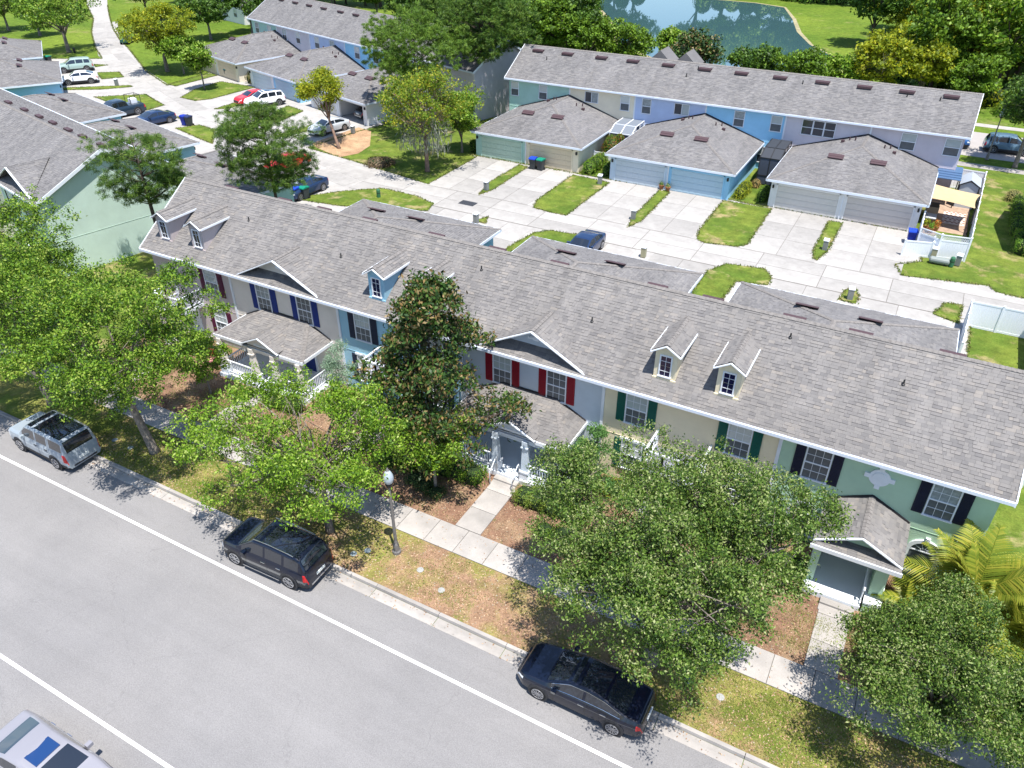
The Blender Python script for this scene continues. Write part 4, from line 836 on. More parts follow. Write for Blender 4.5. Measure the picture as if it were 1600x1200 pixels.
# screened enclosures
def screen_room(label, x0, y0, wx, wy, h, m, glass, roofm):
    t = thing('screen_enclosure', label, 'screen room', (x0,y0,0)); q = MB(); nx, ny = 2, 3
    for i in range(nx+1):
        xx = wx*i/nx; q.bar((xx,0,0),(xx,0,h),.07,.07); q.bar((xx,0,h),(xx,wy*.35,h+.55),.07,.07); q.bar((xx,wy*.35,h+.55),(xx,wy,h+.6),.07,.07)
    for j in range(1, ny+1):
        yy = wy*j/ny
        for xx in (0, wx): q.bar((xx,yy,0),(xx,yy,h+.55),.07,.07)
    for z in (h, .9): q.bar((0,0,z),(wx,0,z),.07,.07); q.bar((0,0,z),(0,wy,z),.07,.07); q.bar((wx,0,z),(wx,wy,z),.07,.07)
    q.bar((0,wy*.35,h+.55),(wx,wy*.35,h+.55),.07,.07); q.build('frame', m, t)
    q = MB(); q.poly([(0,0,h),(wx,0,h),(wx,wy*.35,h+.55),(0,wy*.35,h+.55)]).poly([(0,wy*.35,h+.56),(wx,wy*.35,h+.56),(wx,wy,h+.6),(0,wy,h+.6)]); q.build('roof_screen', roofm, t)
    q = MB(); q.poly([(0,0,.1),(wx,0,.1),(wx,0,h),(0,0,h)]).poly([(0,0,.1),(0,wy,.1),(0,wy,h),(0,0,h)]).poly([(wx,0,.1),(wx,wy,.1),(wx,wy,h),(wx,0,h)]); q.build('side_screen', glass, t)
SCR = mat('dark_screen', (.06,.07,.10), .5); SCR2 = mat('grey_screen', (.17,.19,.22), .5)
screen_room('white-framed screen room between the cream and lavender garages', -28.75, 73.2, 2.3, 3.4, 2.4, FENCE, SCR, SCR2)
screen_room('black-framed screen room between the blue garage and the off-white garage', -13.6, 72.3, 1.8, 4.2, 2.5, BLACK, SCR, mat('black_screen', (.04,.045,.055), .6))

# ================================================================== cars
SPEC = dict(
 sedan=dict(L=4.85, W=.92, H=1.46, r=.335, wb=2.85, top=[(-2.42,.56),(-2.38,.93),(-2.2,1.04),(-1.8,1.08),(-1.0,1.38),(-.35,1.46),(.3,1.43),(1.2,1.02),(1.95,.90),(2.3,.78),(2.42,.50)],
   belt=[(-2.42,.52),(-2.3,.92),(-1,.98),(1.2,.92),(1.95,.82),(2.3,.70),(2.42,.48)], w=[(-2.42,.70),(-2.25,.85),(-1.5,.92),(1.4,.92),(2.1,.86),(2.42,.62)], side=(-1.55,.95), pil=[(-.32,-.22)], ws=(.42,1.16), rw=(-1.76,-1.02), we=.72, clad=False),
 suv=dict(L=4.8, W=.96, H=1.78, r=.385, wb=2.915, top=[(-2.4,.60),(-2.37,1.02),(-2.28,1.18),(-2.02,1.66),(-1.75,1.74),(-.5,1.80),(.35,1.76),(1.15,1.20),(1.35,1.13),(2.05,1.05),(2.33,.86),(2.4,.52)],
   belt=[(-2.4,.58),(-2.3,1.05),(-1,1.10),(1.15,1.05),(2.0,.96),(2.33,.78),(2.4,.50)], w=[(-2.4,.80),(-2.25,.90),(-1.5,.96),(1.4,.96),(2.1,.90),(2.4,.68)], side=(-2.0,.98), pil=[(-.30,-.19),(-1.30,-1.17)], ws=(.42,1.12), rw=(-2.27,-2.03), we=.78, clad=True),
 boxy=dict(L=4.85, W=.96, H=1.88, r=.39, wb=2.885, top=[(-2.42,.62),(-2.40,1.10),(-2.34,1.22),(-2.22,1.80),(-2.05,1.88),(-.5,1.90),(.55,1.86),(1.12,1.26),(1.25,1.18),(2.15,1.12),(2.37,.98),(2.42,.60)],
   belt=[(-2.42,.60),(-2.36,1.14),(-1,1.16),(1.15,1.14),(2.1,1.06),(2.37,.92),(2.42,.58)], w=[(-2.42,.86),(-2.3,.93),(-1.5,.96),(1.6,.96),(2.2,.92),(2.42,.78)], side=(-2.18,.92), pil=[(-.25,-.13),(-1.28,-1.08)], ws=(.62,1.12), rw=(-2.35,-2.2), we=.84, clad=True),
 coupe=dict(L=4.6, W=.93, H=1.58, r=.37, wb=2.75, top=[(-2.3,.62),(-2.27,1.0),(-2.15,1.12),(-1.95,1.18),(-.9,1.54),(-.2,1.58),(.4,1.53),(1.15,1.10),(1.9,.98),(2.2,.82),(2.3,.52)],
   belt=[(-2.3,.6),(-2.2,1.04),(-1,1.06),(1.15,1.0),(1.9,.9),(2.2,.76),(2.3,.5)], w=[(-2.3,.76),(-2.15,.88),(-1.5,.93),(1.4,.93),(2.0,.88),(2.3,.66)], side=(-1.6,.95), pil=[(-.32,-.22)], ws=(.48,1.12), rw=(-1.85,-1.05), we=.76, clad=True),
 pickup=dict(L=5.8, W=.99, H=1.86, r=.42, wb=3.6, top=[(-2.9,.70),(-2.87,1.12),(-2.7,1.18),(-1.0,1.18),(-.92,1.24),(-.72,1.76),(-.3,1.86),(.5,1.84),(.8,1.78),(1.45,1.24),(2.5,1.16),(2.83,.98),(2.9,.6)],
   belt=[(-2.9,.68),(-2.8,1.12),(-1,1.14),(1.45,1.12),(2.5,1.06),(2.83,.92),(2.9,.58)], w=[(-2.9,.92),(-2.75,.97),(-1.5,.99),(1.8,.99),(2.5,.94),(2.9,.78)], side=(-.85,1.2), pil=[(.18,.28)], ws=(.85,1.38), rw=(-.9,-.74), we=.82, clad=False))
def paint(name, c):
    m = mat(name, c, .4, .12, coat=1); m.node_tree.nodes['Principled BSDF'].inputs['Coat IOR'].default_value = 1.5; return m
def car(name, label, cat, kind, loc, heading, pm, group=None, roofm=None, extra=(), hi=True):
    """heading: direction angle of the bonnet; x forward in the local frame"""
    sp = SPEC[kind]; t = thing(name, label, cat, (loc[0], loc[1], .012), heading, group)
    hx = sp['L']/2; fx = lambda P_, x: float(np.interp(x, [p[0] for p in P_], [p[1] for p in P_]))
    xs = set(np.linspace(-hx+.01, hx-.01, 56 if hi else 30)); 
    for P_ in (sp['top'],): xs |= {p[0] for p in P_}
    xs |= {*sp['side'], *sp['ws'], *sp['rw']}; 
    for a, b in sp['pil']: xs |= {a, b}
    xs = sorted(x for x in xs if -hx <= x <= hx)
    xs = [x for i, x in enumerate(xs) if i == 0 or x-xs[i-1] > .004]
    H = sp['H']; rows = []; cs = []
    tx = [p[0] for p in sp['top']]
    def zt_s(x):   # slightly smoothed roof line
        return (fx(sp['top'], x-.06)+2*fx(sp['top'], x)+fx(sp['top'], x+.06))/4
    for x in xs:
        zt = zt_s(x); zb = min(fx(sp['belt'], x), zt-.015); w_ = fx(sp['w'], x); c = max(0, min(1, (zt-zb-.06)/(H-fx(sp['belt'], 0)-.06))); cs.append(c)
        lo = .20+.10*max(0, abs(x)-hx+.5)/.5; h = [lo, lo+.12, .52, .70]; h = [min(v, zb-.10+.02*i) for i, v in enumerate(h)]
        r = [(w_*.90,h[0]),(w_*.985,h[1]),(w_,h[2]),(w_,h[3]),(w_*.985,zb-.035),(w_*.955,zb)]
        we = w_*(.90+(sp['we']-.90)*c); ye, ze = we, zb+(zt-zb)*(1-.10*c)-.012*(1-c)
        for f_ in (.14, .5, .88, 1.0): r.append((r[5][0]+(ye-r[5][0])*f_, zb+(ze-zb)*f_))
        r += [(we*.86, zt-.012-.01*c),(we*.45, zt-.002),(0, zt)]
        rows.append(r)
    NR = len(rows[0]); full = []; V = []
    for x, r in zip(xs, rows):
        sec = [(-y, z) for y, z in r]+[(y, z) for y, z in r[:-1]][::-1]
        V += [(x, y, z) for y, z in sec]
    NS = 2*NR-1; G = {}
    def put(k, f): G.setdefault(k, []).append(f)
    for i in range(len(xs)-1):
        x0, x1 = xs[i], xs[i+1]; xm = (x0+x1)/2
        for j in range(NS-1):
            jj = min(j, NS-2-j); f = (i*NS+j, i*NS+j+1, (i+1)*NS+j+1, (i+1)*NS+j); k = 'body'
            if jj in (6, 7) and min(cs[i], cs[i+1]) > .18 and sp['side'][0] <= xm <= sp['side'][1] and not any(a < xm < b for a, b in sp['pil']): k = 'side_window'
            elif jj >= 10 and sp['ws'][0] <= xm <= sp['ws'][1]: k = 'windscreen'
            elif jj >= 10 and sp['rw'][0] <= xm <= sp['rw'][1]: k = 'rear_window'
            elif roofm and jj >= 10 and sp['rw'][1]+.12 < xm < sp['ws'][0]-.12 and not (-.02 < xm < .12): k = 'roof_glass'
            elif jj in (3, 4) and xm < -hx+.22: k = 'tail_light'
            elif jj in (3, 4) and xm > hx-.34: k = 'headlight'
            elif jj == 0 or (sp['clad'] and jj == 1 and abs(xm) < hx-.1): k = 'cladding'
            put(k, f)
    k0 = tuple(range(NS)); k1 = tuple(range((len(xs)-1)*NS, len(xs)*NS)); put('body', k0[::-1]); put('body', k1)
    for i in range(len(xs)-1): put('cladding', (i*NS, (i+1)*NS, (i+1)*NS+NS-1, i*NS+NS-1))
    mm = dict(body=pm, side_window=CARGL, windscreen=CARGL, rear_window=CARGL, roof_glass=roofm or CARGL, tail_light=REDL, headlight=HEADL, cladding=PLAST)
    va = np.array(V)
    body = None
    for k in ('body','side_window','windscreen','rear_window','roof_glass','tail_light','headlight','cladding'):
        if k not in G: continue
        if k in ('side_window','tail_light','headlight'):
            parts = [[f for f in G[k] if V[f[0]][1]+V[f[1]][1] < 0], [f for f in G[k] if V[f[0]][1]+V[f[1]][1] >= 0]]
        else: parts = [G[k]]
        for fl in parts:
            if not fl: continue
            us = sorted({i for f in fl for i in f}); mp_ = {u: n_ for n_, u in enumerate(us)}
            me = bpy.data.meshes.new(k); me.from_pydata([V[u] for u in us], [], [tuple(mp_[i] for i in f) for f in fl]); me.materials.append(mm[k])
            me.polygons.foreach_set('use_smooth', [len(f) == 4 for f in fl]); ob = link(k, me, t)
    r = sp['r']; W_ = sp['W']
    for sx in (-1, 1):
        for sy in (-1, 1):
            cx = sx*sp['wb']/2; y = sy*(W_-.115)
            q = MB(); q.tube([(cx,sy*(W_-.35),r+.03),(cx,sy*(W_+.004),r+.03)], r+.065, 28); q.build('wheel_arch', PLAST, t)
            q = MB(); q.tube([(cx,y-sy*.11,r),(cx,y+sy*.10,r),(cx,y+sy*.125,r)], [r,r,r*.93], 26); wl = q.build('wheel', RUBBER, t, False)
            q = MB(); yo = y+sy*.128; q.tube([(cx,yo-sy*.01,r),(cx,yo,r)], r*.70, 24); rb = q.build('rim_well', PLAST, wl)
            q = MB(); n_ = 24
            for k in range(n_):
                a0, a1 = 2*math.pi*k/n_, 2*math.pi*(k+1)/n_; q.bar((cx+r*.68*math.cos(a0),yo+sy*.01,r+r*.68*math.sin(a0)),(cx+r*.68*math.cos(a1),yo+sy*.01,r+r*.68*math.sin(a1)),.02,.028,up=(0,1,0))
            for k in range(10 if kind == 'sedan' else 7):
                a0 = 2*math.pi*k/(10 if kind == 'sedan' else 7); q.bar((cx,yo+sy*.012,r),(cx+r*.67*math.cos(a0),yo+sy*.012,r+r*.67*math.sin(a0)),.02,.036,up=(0,1,0))
            q.tube([(cx,yo,r),(cx,yo+sy*.03,r)], .05, 10); q.build('rim', RIM, wl)
    wsx = sp['ws'][1]-.12
    for sy in (-1, 1):
        q = MB(); zb = fx(sp['belt'], wsx); q.box(wsx-.34, min(sy*(W_-.05),sy*(W_+.16)), zb+.01, wsx-.18, max(sy*(W_-.05),sy*(W_+.16)), zb+.15); q.build('mirror', pm, t)
        if hi:
            q = MB()
            for x in (sp['pil'][0][0]-.06, sp['pil'][0][0]-.06-.78, sp['ws'][1]-.32):
                rr_ = rows[min(range(len(xs)), key=lambda i: abs(xs[i]-x))]
                for a, b in zip(rr_[1:5], rr_[2:6]): q.bar((x,sy*(a[0]+.001),a[1]),(x,sy*(b[0]+.001),b[1]),.006,.012,up=(1,0,0))
            q.build('door_seam', BLACK, t)
            for x in (sp['pil'][0][0]+.10, sp['pil'][0][0]-.72): MB().box(x-.11, min(sy*(W_-.01),sy*(W_+.025)), fx(sp['belt'],x)-.16, x+.11, max(sy*(W_-.01),sy*(W_+.025)), fx(sp['belt'],x)-.125).build('door_handle', CHROME if kind != 'boxy' else PLAST, t)
    if 'rails' in extra:
        for sy in (-1, 1):
            q = MB(); pts_ = [(x, sy*(W_*sp['we']-.05), zt_s(x)+.03+.02*(abs(x+.6) < 1.1)) for x in np.linspace(-1.75, .35, 8)]; q.tube(pts_, .022, 6); q.build('roof_rail', CHROME, t)
    if 'steps' in extra:
        for sy in (-1, 1): MB().box(-1.0, min(sy*(W_-.04),sy*(W_+.07)), .30, .95, max(sy*(W_-.04),sy*(W_+.07)), .35).build('running_board', CHROME, t)
    if 'sunroof' in extra: 
        z = zt_s(.05); MB().box(-.28,-.42,z-.03,.32,.42,z+.012).build('sunroof', mat('blue_glass',(.01,.04,.14),.05,.8,coat=1), t)
    if 'chromeline' in extra:
        for sy in (-1, 1):
            q = MB(); seg = [i for i, x in enumerate(xs) if sp['side'][0]-.1 <= x <= sp['side'][1]+.05 and cs[i] > .1]
            up_ = [(xs[i], sy*(rows[i][8][0]+.006), rows[i][8][1]) for i in seg]; dn = [(xs[i], sy*(rows[i][6][0]+.006), rows[i][6][1]) for i in seg]
            q.tube(up_+dn[::-1], .010, 5); q.build('window_trim', CHROME, t)
    q = MB(); q.box(-hx-.012,-.26,.62,-hx+.03,.26,.76); q.build('licence_plate', mat('plate_white', (.7,.72,.7), .5), t)
    q = MB(); q.box(hx-.08,-.55,.42,hx+.005,.55,.62); q.build('grille', BLACK, t)
    q = MB(); q.box(-hx-.01,-.62,.36,-hx+.05,.62,.44); q.build('bumper_strip', PLAST if kind == 'boxy' else CHROME, t)
    return t
def from_wheels(pf, pr_, kind, side):
    """centre and heading from the ground points of the visible pair of wheels"""
    pf, pr_ = Vector(pf), Vector(pr_); d = (pf-pr_).normalized(); nrm = Vector((-d.y, d.x)); m = (pf+pr_)/2
    c = m-nrm*side*(SPEC[kind]['W']-.05); return (c.x, c.y), math.atan2(d.y, d.x)
PB = paint('black_paint', (.003,.006,.018)); PS = paint('silver_blue_paint', (.27,.31,.35)); PN = paint('navy_paint', (.012,.03,.085)); PW = paint('white_paint', (.80,.80,.82)); PR = paint('red_paint', (.50,.012,.018))
PG = paint('grey_green_paint', (.30,.40,.37)); PSL = paint('silver_paint', (.48,.51,.55)); PCH = paint('champagne_silver_paint', (.25,.245,.275)); PST = paint('steel_blue_paint', (.10,.17,.24))
l, h = from_wheels((-21.35,14.70), (-18.42,14.78), 'suv', 1); car('suv', 'glossy black SUV with silver roof rails parked at the kerb near the lamp post', 'SUV', 'suv', l, h, PB, roofm=CARGL, extra=('rails','steps'))
l, h = from_wheels((-7.14,15.15), (-4.30,15.16), 'sedan', 1); car('sedan', 'glossy black sedan parked at the kerb partly under the big oak', 'sedan', 'sedan', l, h, PB, roofm=CARGL, extra=('chromeline',))
l, h = from_wheels((-36.51,15.14), (-33.66,15.07), 'boxy', 1); car('suv', 'silver-blue boxy SUV with dark glass roof parked at the kerb at far left', 'SUV', 'boxy', l, h, PS, roofm=CARGL)
car('sedan', 'pale silver sedan with open sunroof cut by the bottom left corner', 'sedan', 'sedan', (-19.75,5.02), 0, PCH, extra=('sunroof',))
for nm, lab, cat, kd, pf, pr_, pm, sd_ in (
    ('suv','grey-green SUV in the upper left driveway beside the white one','SUV','suv',(-109.30,70.26),(-107.71,72.48),PG,1),
    ('suv','white coupe-style SUV in the upper left driveway nearest the blue garage','SUV','coupe',(-102.64,65.95),(-100.89,68.12),PW,1),
    ('sedan','silver sedan on the driveway beside the bare dirt patch','sedan','sedan',(-58.41,64.60),(-57.77,67.41),PSL,1),
    ('suv','white SUV beside the bright red car on a driveway','SUV','suv',(-72.51,69.23),(-71.37,71.86),PW,1)):
    l, h = from_wheels(pf, pr_, kd, sd_); car(nm, lab, cat, kd, l, h, pm, hi=False, roofm=CARGL if kd == 'suv' and pm is PW else None)
car('sedan', 'bright red sedan behind the white SUV on a driveway', 'sedan', 'sedan', (-75.11,71.50), R_(-106), PR, hi=False)
hn = math.atan2(-.972, -.233)
q_ = Vector((-76.96,60.26)); car('sedan', 'navy sedan between the pickup truck and the paired bins', 'sedan', 'sedan', (q_.x-.233*1.4-.9, q_.y-1.4+.1), hn, PN, hi=False)
q_ = Vector((-82.96,60.90)); pk = car('pickup_truck', 'black pickup truck with cargo in its bed beside a lawn triangle', 'pickup truck', 'pickup', (q_.x-.233*1.8-.95, q_.y-1.75+.1), hn, paint('pickup_paint', (.015,.03,.05)), hi=False)
cg = thing('ladder_rack', 'metal rack with a white box standing in the pickup bed', 'rack', (q_.x-.95, q_.y+.25, 1.2), hn)
q = MB()
for a in (-.6,.6):
    for b in (-.7,.7): q.bar((a,b,0),(a,b,.9),.05,.05)
for b in (-.7,.7): q.bar((-.6,b,.9),(.6,b,.9),.05,.05)
q.bar((-.6,-.7,.9),(-.6,.7,.9),.05,.05); q.build('frame', BLACK, cg); MB().box(-.3,-.4,0,.4,.4,.5).build('box', WHITE, cg)
q_ = Vector((-47.58,51.58)); car('sedan', 'dark navy sedan on the driveway behind the blue and green bins', 'sedan', 'sedan', (q_.x-.88, q_.y-1.4), R_(-92), PN, hi=False)
car('sedan', 'red sedan mostly hidden behind the dark pine', 'sedan', 'sedan', (-54.47,54.58), R_(-98), PR, hi=False)
car('sedan', 'dark blue sedan behind the near row roof, only its roof edge showing', 'sedan', 'sedan', (-21.3,50.6), R_(-90), PN, hi=False)
car('sedan', 'dark sedan inside the open garage beside the leafy tree', 'sedan', 'sedan', (bp_[0]+4.4*math.cos(br_th)+6.2*math.sin(br_th), bp_[1]+4.4*math.sin(br_th)-6.2*math.cos(br_th)), R_(73), paint('charcoal_paint', (.03,.035,.045)), hi=False)
car('hatchback', 'steel blue car parked on the back street behind the lamp post and oak', 'car', 'suv', (6.8,94.1), R_(4), PST, hi=False)
car('hatchback', 'blue car on the back street half hidden by the end of the far row', 'car', 'coupe', (.9,93.7), R_(4), paint('mid_blue_paint', (.03,.10,.28)), hi=False)
gc = thing('golf_cart', 'dark green utility cart standing on the grass beside the curving alley', 'cart', (*(-119.54,88.87),0), R_(-60))
MB().box(-1.2,-.6,.35,1.2,.6,.75).build('body', mat('cart_green',(.03,.09,.06),.4), gc); MB().box(-1.0,-.6,1.7,.7,.6,1.78).build('canopy', mat('cart_roof',(.12,.13,.12),.6), gc); MB().box(-.5,-.5,.75,0,.5,1.15).build('seat', mat('cart_seat',(.45,.35,.2),.7), gc)
for a in (-.8,.8):
    for b in (-.62,.62): MB().tube([(a,b-.08,.3),(a,b+.08,.3)], .3, 14).build('wheel', RUBBER, gc)
for a in (-.95,.65):
    for b in (-.55,.55): MB().bar((a,b,.75),(a,b,1.7),.04,.04).build('post', BLACK, gc)

# ================================================================== street furniture
def lamp_post(label, x, y, h=4.75):
    t = thing('lamp_post', label, 'lamp post', (x,y,.1)); GR = mat('weathered_pole', (.16,.15,.145), .6, .4)
    q = MB(); q.lathe((0,0,0), [(.20,0),(.20,.12),(.15,.18),(.13,.5),(.09,.6),(.085,.7)], 12); q.build('base', GR, t)
    q = MB(); q.tube([(0,0,.65),(0,0,h-1.0)], [.075,.05], 10); q.build('pole', GR, t)
    q = MB(); q.lathe((0,0,h-1.0), [(.05,0),(.12,.05),(.14,.12),(.16,.18),(.16,.2)], 14); q.build('collar', BLACK, t)
    q = MB(); q.lathe((0,0,h-.80), [(.12,0),(.19,.10),(.225,.26),(.20,.43),(.13,.58),(.06,.68)], 18); q.build('globe', mat('frosted_globe', (.38,.44,.50), .25, .6), t, True)
    q = MB(); q.lathe((0,0,h-.13), [(.08,0),(.05,.06),(.02,.14)], 10); q.build('finial', GR, t)
lamp_post('street lamp with frosted acorn globe at the kerb strip right of the black SUV', -15.7, 18.45)
lamp_post('street lamp with frosted acorn globe by the back street at the upper right', 5.0, 90.3, 5.0)
def bin_(lidm, label, x, y, rz, bodym=None):
    t = thing('wheelie_bin', label, 'bin', (x,y,.03), rz, 'wheeled bins in the court'); bm = bodym or mat('bin_grey', (.05,.055,.06), .6)
    q = MB(); q.add([(-.24,-.26,.06),(.24,-.26,.06),(.24,.22,.06),(-.24,.22,.06),(-.31,-.36,1.0),(.31,-.36,1.0),(.31,.34,1.0),(-.31,.34,1.0)], [(0,3,2,1),(0,1,5,4),(1,2,6,5),(2,3,7,6),(3,0,4,7),(4,5,6,7)]); q.build('body', bm, t)
    q = MB(); q.prism([(-.34,-.41,1.0),(-.34,.38,1.0),(-.34,.36,1.10),(-.34,-.1,1.14),(-.34,-.38,1.08)][::-1], (.68,0,0)); q.build('lid', lidm, t)
    for a in (-.27,.27): MB().tube([(a-.04,.25,.13),(a+.04,.25,.13)], .13, 12).build('wheel', BLACK, t)
    MB().tube([(-.25,.42,1.02),(.25,.42,1.02)], .02, 6).build('handle', BLACK, t)
BL = mat('blue_lid', (.01,.05,.40), .5); GRN = mat('green_lid', (.005,.20,.13), .5); BLB = mat('blue_bin', (.01,.03,.30), .5)
for m, lab, p, bm in ((BL,'blue-lidded grey bin in front of the cream garage, left of the pair',(-33.62,66.06),None),(GRN,'green-lidded grey bin in front of the cream garage, right of the pair',(-32.80,66.09),None),
    (BLB,'bright blue bin by the lawn, left of the pair past the navy sedan',(-74.76,60.31),BLB),(mat('navy_lid',(.02,.03,.10),.5),'dark bin by the lawn, right of the pair past the navy sedan',(-74.12,60.37),None),
    (BL,'blue-lidded bin behind the ridge beside the bright green bush',(-48.15,48.72),None),(GRN,'green-lidded bin behind the ridge beside the navy sedan',(-47.61,49.20),None),
    (BLACK,'black bin beside the front of the white SUV',(-68.39,66.48),None),(mat('teal_lid',(.01,.22,.22),.5),'teal-lidded bin beside the cream garage wall under the dark trees',(-87.72,79.57),None),
    (GRN,'green-lidded bin at the corner of the top left garage',(-116.75,73.11),None),(BL,'blue-lidded bin against the off-white garage corner by the patio',(0.37,64.69),BLB)): bin_(m, lab, p[0], p[1], random.uniform(-.15,.15), bm)
def pedestal(label, x, y, m, h=.75, wd=.35, cyl=False, group=None):
    t = thing('utility_box', label, 'utility box', (x,y,.06), random.uniform(-.2,.2)); q = MB()
    if cyl: q.lathe((0,0,0), [(wd/2,0),(wd/2,h*.85),(wd*.35,h*.97),(.02,h)], 12); q.build('cover', m, t); MB().tube([(0,0,h*.5),(0,0,h*.56)], wd/2+.01, 12).build('band', BLACK, t)
    else:
        q.box(-wd/2,-wd/2,0,wd/2,wd/2,h); q.build('cabinet', m, t); MB().prism([(-wd/2-.03,-wd/2-.03,h),(-wd/2-.03,wd/2+.03,h),(-wd/2-.03,wd/2+.03,h+.12),(-wd/2-.03,-wd/2-.03,h+.05)][::-1], (wd+.06,0,0)).build('cap', WHITE, t)
UB = mat('box_grey', (.20,.21,.20), .6); UT = mat('box_tan', (.33,.31,.20), .6); UG = mat('box_green', (.04,.14,.07), .5)
for lab, p, m, c in (('dark meter box on the grass strip before the mint garage',(-34.61,58.72),UB,0),('dark round meter at the corner of the wide lawn by the lavender garage',(-26.25,65.22),UB,0),('grey meter box on the narrow strip between lavender and blue drives',(-20.45,58.75),UB,0),
   ('white-capped meter box on the strip between the two pale garages',(-5.26,60.09),UB,0),('white-capped meter box on the tiny grass island behind the ridge',(-2.26,52.53),UB,0),('tan utility box behind the ridge at the alley edge',(-17.07,52.16),UT,0),
   ('light grey utility box on the small triangle by the garage roof',(-31.53,51.73),UB,0),('green cable pedestal on the worn lawn behind the ridge',(-42.10,52.59),UG,1),('grey meter box on the strip by the silver sedan',(-56.21,66.89),UB,0),
   ('green cable pedestal before the patio fence',(3.48,61.53),UG,1),('pale square meter post beside the green pedestal',(3.88,62.00),UB,0),('tan utility box beside the patio fence gate',(2.19,62.47),UT,0),('dark meter box on the thin strip by the white coupe-style SUV',(-97.09,69.01),UB,0),
   ('slim black post at the trunk of the meadow tree',(-120.34,79.86),BLACK,1)): pedestal(lab, p[0], p[1], m, cyl=bool(c))
tk = thing('pressure_tank', 'grey horizontal tank lying on the lawn before the patio fence', 'tank', (*(2.66,61.58),.3)); q = MB(); q.tube([(-.7,0,0),(-.6,0,0),(.6,0,0),(.7,0,0)], [.15,.25,.25,.15], 14); q.build('shell', mat('tank_grey',(.22,.25,.24),.5), tk)
for a in (-.4,.4): MB().box(a-.05,-.2,-.3,a+.05,.2,-.1).build('foot', BLACK, tk)
for lab, p in (('dark storm drain grate in the alley near the mint garage drive', (-34.44,55.21)), ('long dark storm drain grate at the right end of the alley', (9.0,54.4))):
    t = thing('drain_grate', lab, 'drain', (p[0],p[1],.03)); q = MB(); q.box(-.75,-.45,0,.75,.45,.012); q.build('plate', mat('iron', (.06,.065,.08), .6), t)
    for k in range(9): MB().box(-.7+k*.165,-.4,.012,-.7+k*.165+.06,.4,.025).build('slat', BLACK, t)
for lab, p, m_ in (('flat white stone cover in the dry verge right of the lamp',(-14.23,18.09),0),('pale valve cover in the dry verge beside the lamp shadow',(-16.86,17.91),1),('round valve cover in the verge left of the lamp',(-17.28,17.47),1),('white plastic valve box beneath the big oak',(-1.40,18.26),0),('pale valve cover beneath the big oak by the black sedan',(-2.62,18.37),1),
   ('pale blue valve cover in the shaded grass by the left oak',(-31.81,17.82),1),('second flat valve cover in the shaded grass, nearer the silver SUV',(-33.06,17.86),1),('white sprinkler box between the lamp and the front path',(-12.85,17.59),0)):
    t = MB().lathe((0,0,0), [(.15,0),(.15,.02),(.12,.035),(0,.04)], 14).build('valve_cover', mat('valve_%d'%m_, (.32,.32,.31) if m_ == 0 else (.20,.24,.26), .7)); t.location = (p[0],p[1],.10); tag(t, lab, 'valve cover')
rs = thing('yard_chair', 'red metal chair with pink cushions on the ground beside the beige porch', 'chair', (-34.2,25.5,.05), R_(20)); MB().box(-.28,-.28,.38,.28,.28,.46).build('seat', mat('pink_cushion',(.6,.25,.25),.8), rs); MB().box(-.28,.24,.46,.28,.30,.95).build('backrest', mat('red_metal',(.3,.03,.03),.5), rs)
for a in (-.25,.25):
    for b in (-.25,.25): MB().box(a-.02,b-.02,0,a+.02,b+.02,.4).build('leg', BLACK, rs)

# ================================================================== vegetation
def leafmat(name, stops, trans=.18, rough=.5, spec=.22): return ramp_mat(name, stops, rough, spec=spec, trans=trans, noise=.18, nscale=.6)
OAK = leafmat('oak_leaf', [(0,(.024,.060,.006)),(.28,(.045,.110,.008)),(.42,(.095,.185,.012)),(.72,(.135,.245,.018)),(.84,(.21,.31,.03)),(1,(.30,.37,.07))], .18)  # dark stops stand in for crown shade, pale stops for sunlit sparkle
OAKD = leafmat('live_oak_leaf', [(0,(.024,.052,.010)),(.28,(.040,.088,.012)),(.42,(.085,.150,.020)),(.70,(.120,.195,.030)),(.82,(.20,.26,.07)),(1,(.31,.34,.15))], .15)  # tones spread wide to paint shaded inner leaves and sunlit tips
BRIGHT = leafmat('elm_leaf', [(0,(.045,.105,.008)),(.25,(.070,.150,.010)),(.42,(.125,.235,.015)),(.72,(.18,.30,.020)),(.86,(.24,.35,.04)),(1,(.34,.40,.11))], .22)  # shade and sun sparkle put into the leaf colours here too
YEL = leafmat('yellow_green_leaf', [(0,(0.097,0.133,0.009)),(.4,(0.169,0.229,0.015)),(.7,(0.266,0.314,0.018)),(1,(0.411,0.399,0.024))], .34)
MAG = leafmat('magnolia_leaf', [(0,(.014,.035,.008)),(.45,(.035,.085,.014)),(.70,(.075,.13,.02)),(.80,(.13,.10,.035)),(.93,(.20,.125,.045)),(1,(.24,.18,.08))], .06, .5, .3)
PINE = leafmat('pine_needles', [(0,(.020,.055,.008)),(.35,(.045,.105,.012)),(.7,(.085,.165,.018)),(1,(.17,.24,.035))], .15)
DKG = leafmat('dark_far_leaf', [(0,(0.025,0.061,0.009)),(.5,(0.051,0.108,0.013)),(.8,(0.083,0.162,0.019)),(1,(0.128,0.216,0.026))], .2)
MIDG = leafmat('mid_far_leaf', [(0,(0.049,0.092,0.010)),(.5,(0.090,0.170,0.014)),(.8,(0.138,0.255,0.021)),(1,(0.207,0.312,0.030))], .25)
HEDGE = leafmat('hedge_leaf', [(0,(0.051,0.113,0.010)),(.5,(0.097,0.209,0.015)),(.8,(0.148,0.278,0.021)),(1,(0.285,0.304,0.056))], .25)
MOSS = mat('spanish_moss', (.30,.31,.24), .95, .05, var=.3)
